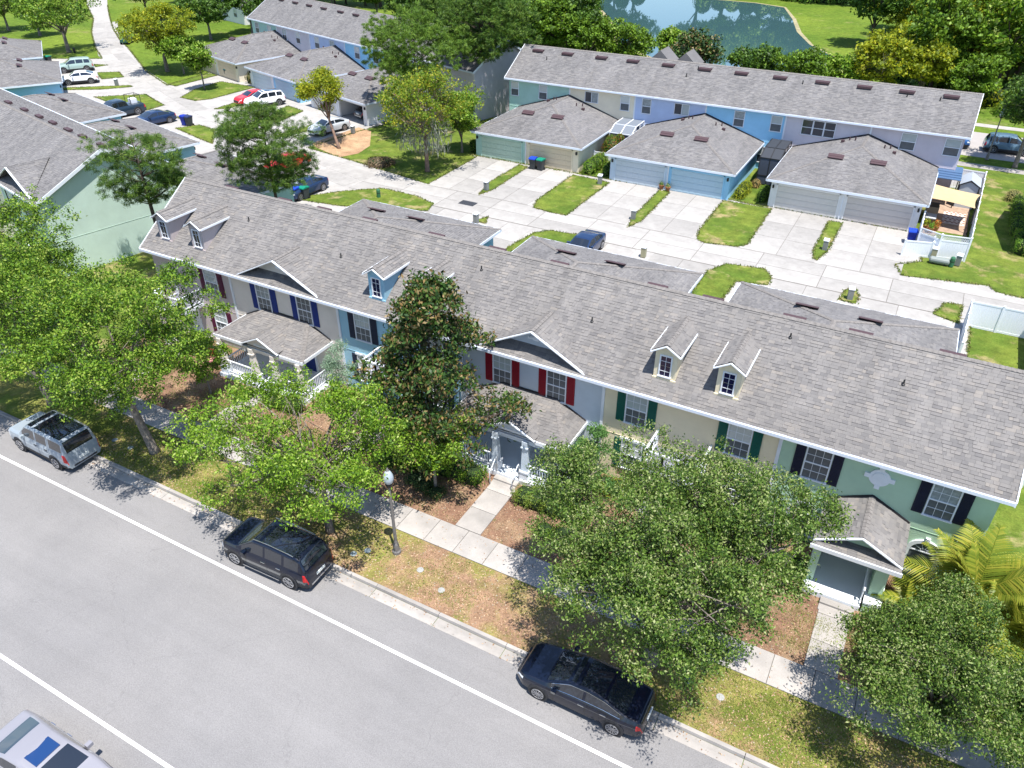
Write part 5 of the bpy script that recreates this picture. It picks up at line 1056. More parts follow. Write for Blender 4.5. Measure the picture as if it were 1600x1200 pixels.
def leaf_mesh(name, C, size, aspect, m, up=.55, seed=0, droop=None, jitter=.35):
    r = np.random.default_rng(seed); n = len(C)
    nr = r.normal(size=(n,3)); nr[:,2] = np.abs(nr[:,2])*(.6)+up; nr /= np.linalg.norm(nr, axis=1)[:,None]
    t = r.normal(size=(n,3)); 
    if droop is not None: t = t*.5+np.array(droop)
    a = np.cross(nr, t); a /= np.linalg.norm(a, axis=1)[:,None]; b = np.cross(a, nr)
    s = size*(1+jitter*r.uniform(-1,1,size=(n,1))); w = s*aspect
    v = np.empty((n,4,3)); v[:,0] = C-b*s*.5; v[:,1] = C+a*w*.5-b*s*.05+nr*w*.12; v[:,2] = C+b*s*.5; v[:,3] = C-a*w*.5-b*s*.05+nr*w*.12
    me = bpy.data.meshes.new(name); me.vertices.add(n*4); me.vertices.foreach_set('co', v.reshape(-1)); me.loops.add(n*4); me.loops.foreach_set('vertex_index', np.arange(n*4, dtype=np.int32))
    me.polygons.add(n); me.polygons.foreach_set('loop_start', np.arange(0, n*4, 4, dtype=np.int32)); me.polygons.foreach_set('loop_total', np.full(n, 4, dtype=np.int32))
    me.materials.append(m); me.update(); me.validate(); return me
def unit(r, n):
    v = r.normal(size=(n,3)); return v/np.linalg.norm(v, axis=1)[:,None]
def crown_points(h, cb, rad, nc, nt, nl, seed, form='round', twig=.26, cr=.27, flat=.75, gap=.12):
    """clump centres, and leaf centres around twigs around clumps"""
    r = np.random.default_rng(seed); k = np.arange(nc)
    if form == 'cone':
        z = r.uniform(0, 1, nc)**.95; rr = rad*(1-z**1.4*.82)*(.8+.35*np.sin(k*1.7+z*9))*np.sqrt(r.uniform(.25, 1, nc)); th = k*2.39996+r.uniform(-.4, .4, nc)
        cl = np.stack([rr*np.cos(th), rr*np.sin(th), cb+(h-cb)*(.06+.90*z)], 1); crad = rad*cr*(1.15-.5*z)*r.uniform(.75, 1.2, nc)
    else:
        u = unit(r, nc); u[:,2] = u[:,2]*.9+.12; f = r.uniform(.35, 1, nc)**.5
        lob = 1+.18*np.sin(3*np.arctan2(u[:,1],u[:,0])+seed)+.10*np.sin(5*np.arctan2(u[:,1],u[:,0])+2*seed)
        zc = (cb+h)/2; cl = np.stack([u[:,0]*f*rad*.82*lob, u[:,1]*f*rad*.82*lob, zc+u[:,2]*f*(h-cb)/2*.86], 1)
        if form == 'umbrella': cl[:,2] = cb+(h-cb)*(.35+.55*(1-(cl[:,0]**2+cl[:,1]**2)/rad**2)+r.uniform(-.28, .12, nc))
        crad = rad*cr*r.uniform(.65, 1.35, nc)
    P_ = []
    for i in range(nc):
        d = unit(r, nt); d[:,2] = np.where(d[:,2] < -.35, d[:,2]*.4, d[:,2]); q = cl[i]+d*crad[i]*np.array([1,1,flat])*(r.uniform(.45, 1.0, (nt,1))**.6)
        P_.append(q)
    T = np.concatenate(P_)
    if gap > 0:   # real holes and ragged edges in the crown
        a = T*2.6/max(1., crad.mean()) ; f_ = np.sin(a[:,0]*1.3+seed)*np.sin(a[:,1]*1.5+2*seed)*np.sin(a[:,2]*1.9+seed*.7)+.6*np.sin(a[:,0]*.71-a[:,1]*.63+seed)*np.sin(a[:,2]*.9+a[:,1]*.5)
        T = T[f_ > np.quantile(f_, gap)]; cc_ = T.mean(0); o_ = T-cc_; k_ = r.uniform(size=len(T)) < .10; T[k_] = cc_+o_[k_]*r.uniform(1.01, 1.07, (k_.sum(),1))
    Lf = np.repeat(T, nl, axis=0)+r.normal(size=(len(T)*nl,3))*np.array([twig, twig, twig*.7])*.6
    return cl, crad, T, Lf
def trunk_mesh(cl, h, cb, tr, seed, lean=(0,0), nb=16, bark=BARK, twigs=None, fork=None):
    r = random.Random(seed); q = MB(); ft = fork if fork is not None else cb*.95; top = Vector((lean[0], lean[1], ft+.15*(h-ft)))
    pts_ = [Vector((0,0,-.1)), Vector((lean[0]*.1, lean[1]*.1, .25)), Vector((lean[0]*.45, lean[1]*.45, ft*.5)), Vector((lean[0]*.9, lean[1]*.9, ft)), top]
    q.tube(pts_, [tr*1.5, tr*1.1, tr*.92, tr*.8, tr*.5], 10)
    order = list(range(len(cl))); r.shuffle(order)
    for i in order[:nb]:
        c = Vector(cl[i]); s = Vector((lean[0]*.9, lean[1]*.9, ft*(.92)+r.random()*.25*(h-ft))); m1 = s.lerp(c, .35)+Vector((r.uniform(-.2,.2), r.uniform(-.2,.2), .25+r.random()*.4)); m2 = s.lerp(c, .7)+Vector((r.uniform(-.2,.2), r.uniform(-.2,.2), r.uniform(-.1,.3)))
        q.tube([s,m1,m2,c], [tr*.42, tr*.3, tr*.17, tr*.05], 6)
        if twigs is not None:
            for _ in range(7):
                t = Vector(twigs[r.randrange(len(twigs))]); 
                best = None
                for __ in range(14):
                    t2 = Vector(twigs[r.randrange(len(twigs))])
                    if best is None or (t2-m2).length < (best-m2).length: best = t2
                b0 = m2.lerp(c, r.random()); q.tube([b0, (b0+best)/2+Vector((0,0,.08)), best], [tr*.10, tr*.06, .006], 4)
    me = bpy.data.meshes.new('trunk'); me.from_pydata(q.v, [], q.f); me.materials.append(bark); me.polygons.foreach_set('use_smooth', [len(f) == 4 for f in q.f]); return me
def pine_trunk(cl, h, cb, tr, seed, lean, T):
    r = random.Random(seed); q = MB(); P_ = lambda z: Vector((lean[0]*z/h, lean[1]*z/h, z))
    q.tube([P_(-.1), P_(cb*.5), P_(cb), P_((cb+h)/2), P_(h*.93)], [tr*1.3, tr, tr*.8, tr*.5, tr*.12], 9)
    for c in cl:
        c = Vector(c); dd = (c-P_(c.z)).length; s = P_(max(cb*.8, c.z-.35-dd*.35)); m1 = s.lerp(c, .5)+Vector((r.uniform(-.15,.15), r.uniform(-.15,.15), -.1)); q.tube([s, m1, c], [tr*.28, tr*.17, tr*.05], 6)
    me = bpy.data.meshes.new('trunk'); me.from_pydata(q.v, [], q.f); me.materials.append(BARKD); me.polygons.foreach_set('use_smooth', [len(f) == 4 for f in q.f]); return me
def tree(name, label, x, y, h, rad, cb, lm, nc=45, nt=24, nl=40, leaf=.12, asp=.5, tr=.17, seed=1, form='round', lean=(0,0), bark=BARK, z=.1, group=None, cat='tree', nb=18, twig=.26, cr=.27, up=.55, off=(0,0), flat=.75, droop=None, fork=None, gap=.12):
    t = thing(name, label, cat, (x,y,z), 0, group)
    cl, crad, T, Lf = crown_points(h, cb, rad, nc, nt, nl, seed, form, twig, cr, flat, gap); sh = np.array([off[0], off[1], 0]); cl = cl+sh; T = T+sh; Lf = Lf+sh
    link('trunk', pine_trunk(cl, h, cb, tr, seed, lean, T) if name == 'pine_tree' else trunk_mesh(cl, h, cb, tr, seed, lean, nb, bark, T, fork), t); link('crown', leaf_mesh('crown', Lf, leaf, asp, lm, up, seed, droop), t); return t
# street trees along the kerb
tree('oak_tree', 'broad green oak with a pale leaning trunk in the verge right of the silver-blue SUV', -30.47, 18.2, 10.2, 4.9, 3.2, OAK, 60, 28, 50, .125, .5, .21, seed=3, lean=(-.7,-.1), off=(.2,-.5), cr=.23, gap=.28, up=.4)
tree('oak_tree', 'leafy oak at the left frame edge before the mint green gable', -38.8, 18.4, 9.4, 5.3, 2.8, OAK, 60, 27, 50, .125, .5, .21, seed=8, gap=.24, off=(0,-.4), lean=(-.3,-.2), cr=.24, up=.4)
tree('oak_tree', 'oak behind the left edge, highest of the foliage before the charcoal shuttered windows', -45.6, 22.0, 9.6, 4.8, 2.8, OAK, 44, 22, 36, .14, .5, .2, seed=12)
tree('elm_tree', 'wide airy elm with grey bare twigs above the black SUV', -19.07, 18.06, 7.2, 5.2, 2.6, BRIGHT, 64, 22, 36, .125, .5, .17, seed=15, off=(-1.0,.1), lean=(-.1,.1), cr=.21, nb=40, gap=.26, up=.4)
tree('elm_tree', 'smaller elm crown over the bed left of the grey porch', -16.4, 22.6, 4.6, 1.9, 1.7, BRIGHT, 20, 20, 30, .12, .5, .08, seed=21, cr=.33, nb=12, gap=.25)
tree('live_oak_tree', 'biggest live oak, grey-green dense crown shading the black sedan', -4.15, 18.5, 8.4, 5.4, 3.4, OAKD, 104, 30, 62, .10, .5, .27, seed=6, off=(-.1,.45), cr=.20, nb=30, gap=.28, up=.4)
tree('live_oak_tree', 'live oak filling the lower right corner over the sidewalk', 5.0, 19.9, 5.2, 3.4, 1.4, OAKD, 62, 28, 58, .095, .5, .2, seed=9, cr=.25, gap=.25, up=.4)
tree('live_oak_tree', 'low leafy oak at the bottom right edge nearest the camera', 8.8, 18.6, 4.6, 2.8, 1.0, OAKD, 32, 26, 54, .095, .5, .16, seed=19, cr=.30, gap=.25, up=.4)
tree('magnolia_tree', 'dark glossy magnolia with rusty brown leaf undersides against the blue front', -17.2, 23.9, 10.4, 4.3, 1.0, MAG, 88, 24, 15, .21, .46, .16, seed=4, form='cone', bark=BARKD, cr=.21, twig=.26, up=.15, gap=.22)
tree('crape_myrtle', 'bright feathery young tree by the wall between grey and yellow houses', -10.0, 26.3, 3.6, 1.1, .6, leafmat('fresh_leaf', [(0,(.05,.12,.03)),(.5,(.09,.20,.05)),(1,(.16,.30,.09))], .35), 16, 20, 20, .13, .35, .05, seed=31, cr=.42, nb=10, form='cone', twig=.2)
tree('young_tree', 'slim pale blue-green young tree before the sky blue house', -24.4, 25.6, 4.3, 1.2, 1.0, leafmat('pale_leaf', [(0,(.12,.20,.13)),(.5,(.20,.30,.20)),(1,(.32,.42,.30))], .35), 16, 18, 20, .10, .4, .05, seed=33, cr=.40, nb=10, twig=.2)
tree('young_tree', 'leafy young tree beside the beige porch steps', -31.9, 23.3, 4.0, 1.3, .7, BRIGHT, 16, 20, 26, .13, .5, .06, seed=35, cr=.42, nb=8, twig=.22)
# pines near
def pine(label, x, y, h, rad, cb, seed, nc=26, lean=(0,0), nt=26, nl=34, lm=PINE, leaf=.26, fork=None): return tree('pine_tree', label, x, y, h, rad, cb, lm, nc, nt, nl, leaf, .09, .16, seed, 'round', lean, BARKD, .03, nb=nc, twig=.17, cr=.30, up=.5, flat=.55, fork=fork)
pine('open-crowned pine between the mint gable end and the near row', -45.9, 32.8, 10.8, 3.3, 4.6, 41, 40, (-.6,.2), nl=44)
pine('denser dark pine rising behind the near row by the red car', -43.9, 42.3, 10.6, 4.3, 2.6, 43, 64, (-.3,0), nt=32, nl=44)
# palms
def palm(label, x, y, n, L, seed, h=1.0, cols=((.12,.17,.02),(.22,.26,.03),(.36,.34,.05))):
    r = random.Random(seed); t = thing('areca_palm', label, 'palm', (x,y,.05)); lm = leafmat('palm_leaf', [(0,cols[0]),(.5,cols[1]),(1,cols[2])], .3, .4)
    st = MB()
    for k in range(5): a = r.uniform(0, 6.28); st.tube([(.12*math.cos(a),.12*math.sin(a),0),(.3*math.cos(a),.3*math.sin(a),h)], [.06,.04], 6)
    st.build('stem', mat('palm_stem', (.20,.22,.08), .7), t)
    for i in range(n):
        a = i*2.4+r.uniform(-.2,.2); tilt = r.uniform(.25, 1.05); LL = L*r.uniform(.75,1.1); q = MB(); pts_ = []
        for k in range(9):
            s_ = k/8; out = LL*s_*math.sin(tilt)*(1+.25*s_); up_ = h+LL*s_*math.cos(tilt)-LL*.62*s_*s_*math.sin(tilt); pts_.append(Vector((out*math.cos(a), out*math.sin(a), up_)))
        q.tube(pts_, [.025-.002*k for k in range(9)], 5); m_ = 34
        for k in range(3, m_):
            s_ = k/m_*8; j = min(int(s_), 7); p = pts_[j].lerp(pts_[j+1], s_-j); d = (pts_[j+1]-pts_[j]).normalized(); sd = d.cross(Vector((0,0,1))).normalized(); ll = LL*.30*math.sin(math.pi*min(.97,(k/m_)**.7+.05))+.12
            for sg in (-1, 1):
                dr = (sd*sg+d*.7+Vector((0,0,-.25+r.uniform(-.1,.1)))).normalized(); w_ = d*.030; e = p+dr*ll; md = p+dr*ll*.5+Vector((0,0,.04))
                q.add([p-w_, p+w_, md+w_*1.3, e, md-w_*1.3], [(0,1,2,4),(4,2,3)])
        q.build('frond', lm, t)
palm('tall yellow-green areca palm at the right corner of the green house', 6.0, 26.0, 24, 3.4, 1, 1.6)
palm('lower areca palm with drooping fronds at the right frame edge', 7.5, 24.8, 20, 2.9, 2, 1.4)
palm('small yellowing palm in the bed before the right arched window', 4.2, 25.4, 10, 1.6, 5, .7, ((.25,.22,.02),(.42,.36,.03),(.5,.42,.06)))
# hedges and shrubs
def hedge(label, pts, h, lm=HEDGE, dens=520, leaf=.07, seed=1, name='hedge', cat='hedge', round_=.5):
    """pts: list of (x,y,r) lobes joined in one clipped mass"""
    r = np.random.default_rng(seed); x0, y0 = pts[0][0], pts[0][1]; t = thing(name, label, cat, (x0,y0,.05)); q = MB(); L = []
    for (x, y, rr) in pts:
        hh = h*random.uniform(.88,1.05); q.lathe((x-x0,y-y0,0), [(rr*.6,0),(rr*.78,hh*.35),(rr*.72,hh*.75),(rr*.35,hh*.9),(0,hh*.92)], 10)
        n_ = int(dens*rr*(rr+hh)*3); u = unit(r, n_); u[:,2] = np.abs(u[:,2]); e = round_
        pw = np.sign(u)*np.abs(u)**e; k = 1/np.maximum(1e-6, (np.abs(pw[:,0])**2+np.abs(pw[:,1])**2)**.5); fl_ = np.where((k < 1)[:,None], np.stack([k,k],1), 1)
        bump = 1+.07*np.sin(u[:,0]*9+x*3)+.07*np.sin(u[:,1]*8+y*2)
        L.append(np.stack([x-x0+pw[:,0]*rr*fl_[:,0]*bump, y-y0+pw[:,1]*rr*fl_[:,1]*bump, pw[:,2]*hh], 1)+r.normal(size=(n_,3))*.04)
    q.build('branches', mat('hedge_core', (.018,.035,.010), .95), t); link('foliage', leaf_mesh('foliage', np.concatenate(L), leaf, .55, lm, .4, seed), t); return t
def along(a, b, r, step=.7): 
    a, b = Vector(a), Vector(b); n_ = max(1, round((b-a).length/step)); return [(*(a+(b-a)*k/n_), r) for k in range(n_+1)]
hedge('clipped hedge with reddish flecks left of the grey porch walk', along((-18.3,23.9),(-15.2,24.1),.62), .85, seed=2)
hedge('clipped hedge right of the grey porch walk', along((-12.3,24.0),(-9.6,24.1),.62), .85, leafmat('lime_hedge_leaf',[(0,(.07,.12,.015)),(.5,(.13,.21,.025)),(1,(.26,.30,.06))],.3), seed=3)
hedge('low red-green hedge under the magnolia', along((-17.6,22.6),(-16.2,22.3),.45), .5, leafmat('dark_hedge_leaf',[(0,(.02,.05,.015)),(.6,(.04,.09,.02)),(.85,(.08,.13,.03)),(1,(.25,.14,.07))],.15), seed=4)
hedge('low yellow-green clipped mound beside the green porch plinth', [(3.1,23.6,.65),(3.6,23.2,.6),(2.9,23.0,.5)], .5, leafmat('mound_leaf',[(0,(.07,.09,.015)),(.5,(.12,.14,.02)),(1,(.22,.17,.04))],.25), seed=5, round_=.8)
hedge('leafy bush before the yellow house wall', along((-9.4,26.4),(-8.2,26.6),.5), .9, YEL, seed=6, round_=.8)
hedge('hedge beside the beige porch steps', along((-28.3,24.2),(-26.5,24.3),.5), .8, seed=7)
hedge('hedge before the sky blue house', along((-25.2,25.6),(-23.0,25.7),.5), .8, seed=8)
hedge('hedge between green porch and yellow house', along((-2.0,25.7),(-.2,25.6),.5), .8, seed=9)
hedge('low green ground cover at the foot of the magnolia bed', along((-19.8,23.2),(-18.6,23.4),.55), .55, seed=26)
hedge('hedge before the mauve house at the left', along((-35.6,26.2),(-33.9,26.2),.5), .8, seed=27)
hedge('green hedge along the yellow house entry', along((-4.6,25.6),(-2.6,25.7),.55), .85, seed=28)
hedge('low green shrubs on the mulch before the big oak shade', along((-10.6,22.6),(-9.0,22.8),.45), .5, MIDG, seed=29)
hedge('leafy shrubs beside the right arched window', along((4.0,26.6),(5.4,26.6),.45), .8, seed=30)
hedge('round bush by the cream garage corner, left of its brick path', along((-28.4,67.6),(-28.2,70.0),.75), 1.2, HEDGE, 260, .1, seed=10, round_=.8)
hedge('dark bush between the brick path and lavender garage', along((-26.7,67.6),(-26.7,69.4),.4), 1.1, MIDG, 260, .1, seed=11, round_=.8)
hedge('red-flowered tall shrub before the white screen room', [(-28.0,72.0,1.0),(-27.3,72.3,.7)], 2.6, leafmat('croton_leaf',[(0,(.05,.10,.01)),(.55,(.11,.19,.02)),(.8,(.25,.10,.03)),(1,(.40,.06,.03))],.25), 220, .13, seed=12, round_=.9)
hedge('round yellow-green bush by the blue garage corner', along((-14.0,68.0),(-13.9,69.6),.55), 1.0, YEL, 260, .1, seed=13, round_=.8)
hedge('dark clipped bush left of the off-white garage', along((-12.15,68.0),(-12.1,69.4),.45), 1.1, MIDG, 260, .1, seed=14, round_=.8)
hedge('small tan grass clump beside the black screen room path', [(-13.4,71.4,.45)], .7, leafmat('tan_leaf',[(0,(.2,.14,.05)),(1,(.38,.27,.10))],.2), 260, .1, seed=15, round_=.9)
hedge('dark bush at the outer corner of the mint garage', along((-41.5,67.9),(-41.4,69.4),.5), 1.2, MIDG, 260, .1, seed=16, round_=.8)
hedge('bright lime bush behind the ridge under the two bins', [(-50.0+1.0,47.2,.75),(-48.2,47.0,.6)], .8, HEDGE, 300, .1, seed=17, round_=.9)
hedge('lime bush behind the ridge beside the first rear garage', [(-25.6,46.9,.6),(-24.9,46.6,.5)], .7, HEDGE, 300, .1, seed=18, round_=.9)
hedge('yellow-green bush inside the near backyard fence', [(5.0,46.4,.55),(4.6,44.8,.4)], .6, HEDGE, 300, .1, seed=19, round_=.9)
hedge('clipped green hedge block at the right frame edge', along((7.9,66.6),(9.2,66.6),.6)+along((7.9,68.4),(9.2,68.4),.6), 1.2, HEDGE, 260, .1, seed=20)
hedge('row of mounded shrubs along the pale house wall at the right', along((7.6,70.5),(7.7,77.5),.5,1.0), 1.0, MIDG, 260, .1, seed=22, round_=.8)
hedge('tan plume bush at the end of the pale house wall', [(7.4,79.0,.7)], 1.0, leafmat('plume_leaf',[(0,(.2,.18,.05)),(1,(.36,.32,.12))],.2), 260, .1, seed=23, round_=.8)
hedge('clipped bush by the cream garage of the top row', [(*(-82.65,78.61),.6),(*(-83.54,79.77),.55)], 1.2, leafmat('brown_hedge',[(0,(.06,.07,.02)),(1,(.2,.17,.05))],.2), 200, .12, seed=24)
hedge('brown brush pile on the grass under the moss-hung tree', [(*(-47.54,59.70),1.2),(*(-46.83,60.09),.9)], .7, leafmat('dead_brush',[(0,(.08,.055,.03)),(1,(.20,.14,.08))],.05), 180, .14, seed=25, name='brush_pile', cat='brush pile', round_=.9)
for i, (lab, x, y) in enumerate((('potted yellow bloom at the front corner of the patio',1.1,68.2),('leafy green planter in the patio bed',1.55,67.7),('orange-blooming planter beside the grey patio table',1.9,68.4))):
    tp = thing('planter', lab, 'planter', (x,y,.04)); MB().lathe((0,0,0), [(.2,0),(.28,.4),(.26,.4)], 12).build('pot', mat('terracotta',(.35,.14,.07),.8), tp)
    r_ = np.random.default_rng(i); link('plant', leaf_mesh('plant', r_.normal(size=(260,3))*.17+[0,0,.6], .12, .5, (YEL, HEDGE, leafmat('orange_bloom',[(0,(.5,.12,.02)),(1,(.2,.2,.03))],.2))[i], .4, i), tp)
for lab, p in (('terracotta pot with shrub between the lavender and blue garage doors, left one', (-20.80,66.68)), ('terracotta pot with shrub between the lavender and blue garage doors, right one', (-20.12,66.49))):
    tp = thing('flower_pot', lab, 'flower pot', (p[0],p[1],.06)); MB().lathe((0,0,0), [(.15,0),(.24,.35),(.26,.36)], 12).build('pot', mat('terracotta',(.35,.14,.07),.8), tp)
    link('plant', leaf_mesh('plant', np.random.default_rng(5).normal(size=(160,3))*.13+[0,0,.5], .1, .5, OAKD, .4, 5), tp)

# mid and far trees: own crowns for the ones that stand out
def ft(name, label, xyhr, lm, seed, cbf=.3, **k):
    x, y, h, r_ = xyhr; a = dict(nc=34, nt=22, nl=14, leaf=.30, asp=.6, tr=.22, z=.03, twig=.4, cr=.30, nb=12); a.update(k); return tree(name, label, x, y, h, r_, h*cbf, lm, seed=seed, **a)
mt = ft('moss_hung_tree', 'multi-trunked tree hung with grey moss on the lawn by the alley', (-42.20,60.49,9.14,4.97), leafmat('moss_tree_leaf',[(0,(.07,.13,.01)),(.45,(.12,.20,.015)),(.75,(.20,.25,.02)),(1,(.36,.32,.03))],.3), 51, .38, nc=46, gap=.38, nl=18, leaf=.22, tr=.2, nb=26, bark=mat('pinkish_bark', (.30,.20,.155), .95, .1, var=.4, vscale=4))
r_ = np.random.default_rng(3); q = np.stack([r_.uniform(-2.2,2.4,900), r_.uniform(-1.8,1.2,900), r_.uniform(2.2,5.5,900)], 1)
link('hanging_moss', leaf_mesh('hanging_moss', q, .75, .12, MOSS, .05, 3, droop=(0,0,-3)), mt)
ft('golden_tree', 'leaning yellow-green tree beside the silver sedan', (-54.23,62.04,7.66,2.45), YEL, 52, .36, nc=24, nl=20, leaf=.2, tr=.15, lean=(-1.2,.3), off=(-2.0,.6), nb=10, bark=mat('pinkish_bark', (.3,.2,.155)))
ft('bald_cypress', 'bright young tree leaning at the right of the moss-hung tree', (-42.37,67.12,6.18,2.18), BRIGHT, 53, .2, nl=16, leaf=.22, tr=.12)
pine('tall pine left of the two dark pines before the blue row', *(-50.43,71.17,13.00,5.91), 3.0, 61, 70, nt=28, nl=34, leaf=.45, lm=leafmat('bright_pine',[(0,(.04,.09,.01)),(.5,(.09,.18,.018)),(1,(.19,.28,.04))],.2))
pine('tallest dark pine with a bare trunk beside the blank grey wall', *(-47.09,79.76,13.87,5.96), 4.6, 62, 74, nt=28, nl=34, leaf=.48)
pine('second dark pine behind the tallest one at the top', *(-63.62,97.79,11.38,5.27), 4.0, 63, 60, nt=26, nl=30, leaf=.45)
ft('oak_tree', 'round dark oak on the sunny meadow at the upper left', (-121.54,79.74,8.26,5.81), OAK, 54, .3, tr=.3)
ft('oak_tree', 'smaller dark oak behind the meadow oak, at the left', (-137.88,86.21,5.87,3.63), MIDG, 55, .35)
ft('oak_tree', 'drooping dark oak at the top left corner', (-146.95,86.55,7.16,4.38), MIDG, 56, .25)
ft('maple_tree', 'large yellow-green tree at the inner bend of the alley', (-97.79,77.97,8.76,4.92), YEL, 57, .28, nc=44, tr=.28)
ft('young_tree', 'small green tree on the shaded lawn island', (-85.38,73.13,5.66,1.96), BRIGHT, 58, .35, nc=22, tr=.1)
ft('young_tree', 'pale leaning young tree behind the island tree', (-94.51,77.99,4.93,2.64), BRIGHT, 59, .3, nc=20, tr=.12)
ft('oak_tree', 'dark street oak over the steel blue car at the upper right', (7.48,89.11,9.40,3.36), DKG, 64, .32, nc=44, leaf=.24, nl=18, tr=.2)
fl_ = [('dark oak behind the meadow beside the alley top', (232,30,228,-45,44), DKG), ('dark oak right of the yellow-green tree', (330,62,325,-12,42), DKG), ('dark oak before the glimpsed pale house', (395,52,392,-30,40), DKG), ('dark oak at the end of the blue row', (425,30,432,-50,36), DKG),
 ('dark oak behind the blue row ridge, leftmost', (520,15,520,-60,46), DKG), ('dark oak behind the blue row ridge, middle', (590,30,590,-40,44), DKG), ('dark oak behind the blue row ridge, nearest the pines', (640,45,640,-30,40), DKG),
 ('broad green oak left of the lake shore', (845,112,850,2,70), MIDG), ('grey-green oak behind the left end of the far row', (795,75,800,-30,50), DKG), ('rounded oak behind the far row, second from the left', (915,118,915,22,48), MIDG), ('fine-leaved green oak at the near lake shore', (975,120,968,32,46), MIDG),
 ('rusty brown magnolia at the near lake shore', (1072,135,1070,50,46), MAG), ('bright leafy tree behind the rusty magnolia', (1045,110,1040,40,24), BRIGHT), ('dark green oak right of the magnolia on the lake shore', (1175,140,1172,72,44), DKG), ('green oak before the sandy lake tip', (1245,150,1240,72,42), MIDG), ('bright green tree behind the far row ridge', (1312,150,1308,84,40), BRIGHT),
 ('big golden cypress left of its twin behind the far row', (1370,160,1368,45,46), YEL), ('golden cypress right of its twin behind the far row', (1432,160,1428,52,44), YEL), ('pale olive tree behind the right end of the far row', (1510,165,1505,82,50), MIDG), ('olive shrub-like tree right of the roof end', (1480,150,1470,95,30), BRIGHT),
 ('small dark tree on the lake lawn, left of its pair', (896,28,893,-8,13), DKG), ('small dark tree on the lake lawn, right of its pair', (912,22,912,-14,12), DKG)]
for i, (lab, a, lm) in enumerate([(l, v, m) for l, v, m in [
    (fl_[0][0], (-135.32,106.39,7.90,5.17), DKG), (fl_[1][0], (-110.11,97.79,7.03,4.38), DKG), (fl_[2][0], (-108.18,105.36,8.03,4.32), DKG), (fl_[3][0], (-115.19,117.59,8.43,4.23), DKG), (fl_[4][0], (-112.44,131.84,8.41,5.75), DKG), (fl_[5][0], (-97.95,127.18,7.46,5.18), DKG), (fl_[6][0], (-87.04,121.95,7.58,4.44), DKG),
    (fl_[7][0], (-51.70,103.47,9.02,6.17), MIDG), (fl_[8][0], (-63.63,115.77,9.55,4.96), DKG), (fl_[9][0], (-45.19,104.40,7.79,4.17), MIDG), (fl_[10][0], (-40.23,106.27,7.12,3.98), MIDG), (fl_[11][0], (-30.98,105.15,6.63,3.82), MAG), (fl_[12][0], (-36.10,113.02,5.84,2.15), BRIGHT),
    (fl_[13][0], (-22.89,107.67,5.25,3.62), DKG), (fl_[14][0], (-17.05,107.12,5.83,3.35), MIDG), (fl_[15][0], (-12.26,109.77,4.94,3.20), BRIGHT), (fl_[16][0], (-7.69,108.72,8.27,3.55), YEL), (fl_[17][0], (-3.37,111.11,7.75,3.40), YEL), (fl_[18][0], (2.15,112.44,5.90,3.84), MIDG),
    (fl_[19][0], (-0.24,116.41,4.04,2.41), BRIGHT), (fl_[20][0], (-66.45,146.32,3.92,1.56), DKG), (fl_[21][0], (-66.56,151.26,4.02,1.48), DKG)]]):
    ft('shore_tree' if i > 6 else 'oak_tree', lab, a, lm, 70+i, .16 if i > 6 else .28, nc=34, nt=20, nl=12, leaf=.38)
# woods: a few crown meshes, one object pair per tree
VAR = []
for k, (lm, form) in enumerate(((DKG,'round'),(MIDG,'round'),(BRIGHT,'round'),(YEL,'cone'),(MIDG,'cone'))):
    cl, crad, T, Lf = crown_points(10, 2.2, 4.0, 34, 20, 12, 200+k, form, .42, .30); VAR.append((trunk_mesh(cl, 10, 2.2, .22, k, nb=10, bark=BARKD), leaf_mesh('crown', Lf, .40, .6, lm, .45, k)))
def wood_tree(name, label, group, x, y, h, v, rz):
    t = thing(name, label, 'tree', (x,y,0), rz, group); s_ = h/10; t.scale = (s_*random.uniform(.9,1.15), s_*random.uniform(.9,1.15), s_); link('trunk', VAR[v][0], t); link('crown', VAR[v][1], t)
rw = random.Random(5); BV = (0,0,1,0,1,0,4,1)
pos = []
for gx in range(9):      # wood beyond the meadow, upper right
    for gy in range(6):
        px_ = -12+gx*4.6+rw.uniform(-1.6,1.6); py_ = 118+gy*9+rw.uniform(-3,3)-max(0,(gx-3))*1.5
        if px_ < -17+(py_-118)*-.1 : continue
        if py_ < 140 and px_ < -4: continue
        if py_ > 150 and px_ < -14: continue
        pos.append((px_, py_))
for p in pos:
    k_ = rw.randrange(5); lab = ('dark rounded tree','mid green rounded tree','bright green tree','golden pointed tree','olive pointed tree')[k_]+' in the wood beyond the lake meadow'
    wood_tree('wood_tree', lab, lab+', one of several', p[0], p[1], rw.uniform(8,13), k_, rw.uniform(0,6))
fs = [-100+k*3.6 for k in range(9)]+[-55+k*3.2 for k in range(12)]
for k, x_ in enumerate(fs): wood_tree('far_shore_tree', 'tall tree on the far lake shore seen mostly by its reflection', 'trees on the far lake shore', x_+rw.uniform(-1,1), 190+rw.uniform(-2,6), rw.uniform(11,16), rw.randrange(3), rw.uniform(0,6))
for k in range(14):
    wood_tree('shore_wood_tree', 'dark tree in the belt between the blue row and the lake', 'trees in the belt west of the lake', -80+k*2.6+rw.uniform(-2,2), 112+rw.uniform(-4,26)-k*.4, rw.uniform(9,12), rw.choice((0,0,1)), rw.uniform(0,6))
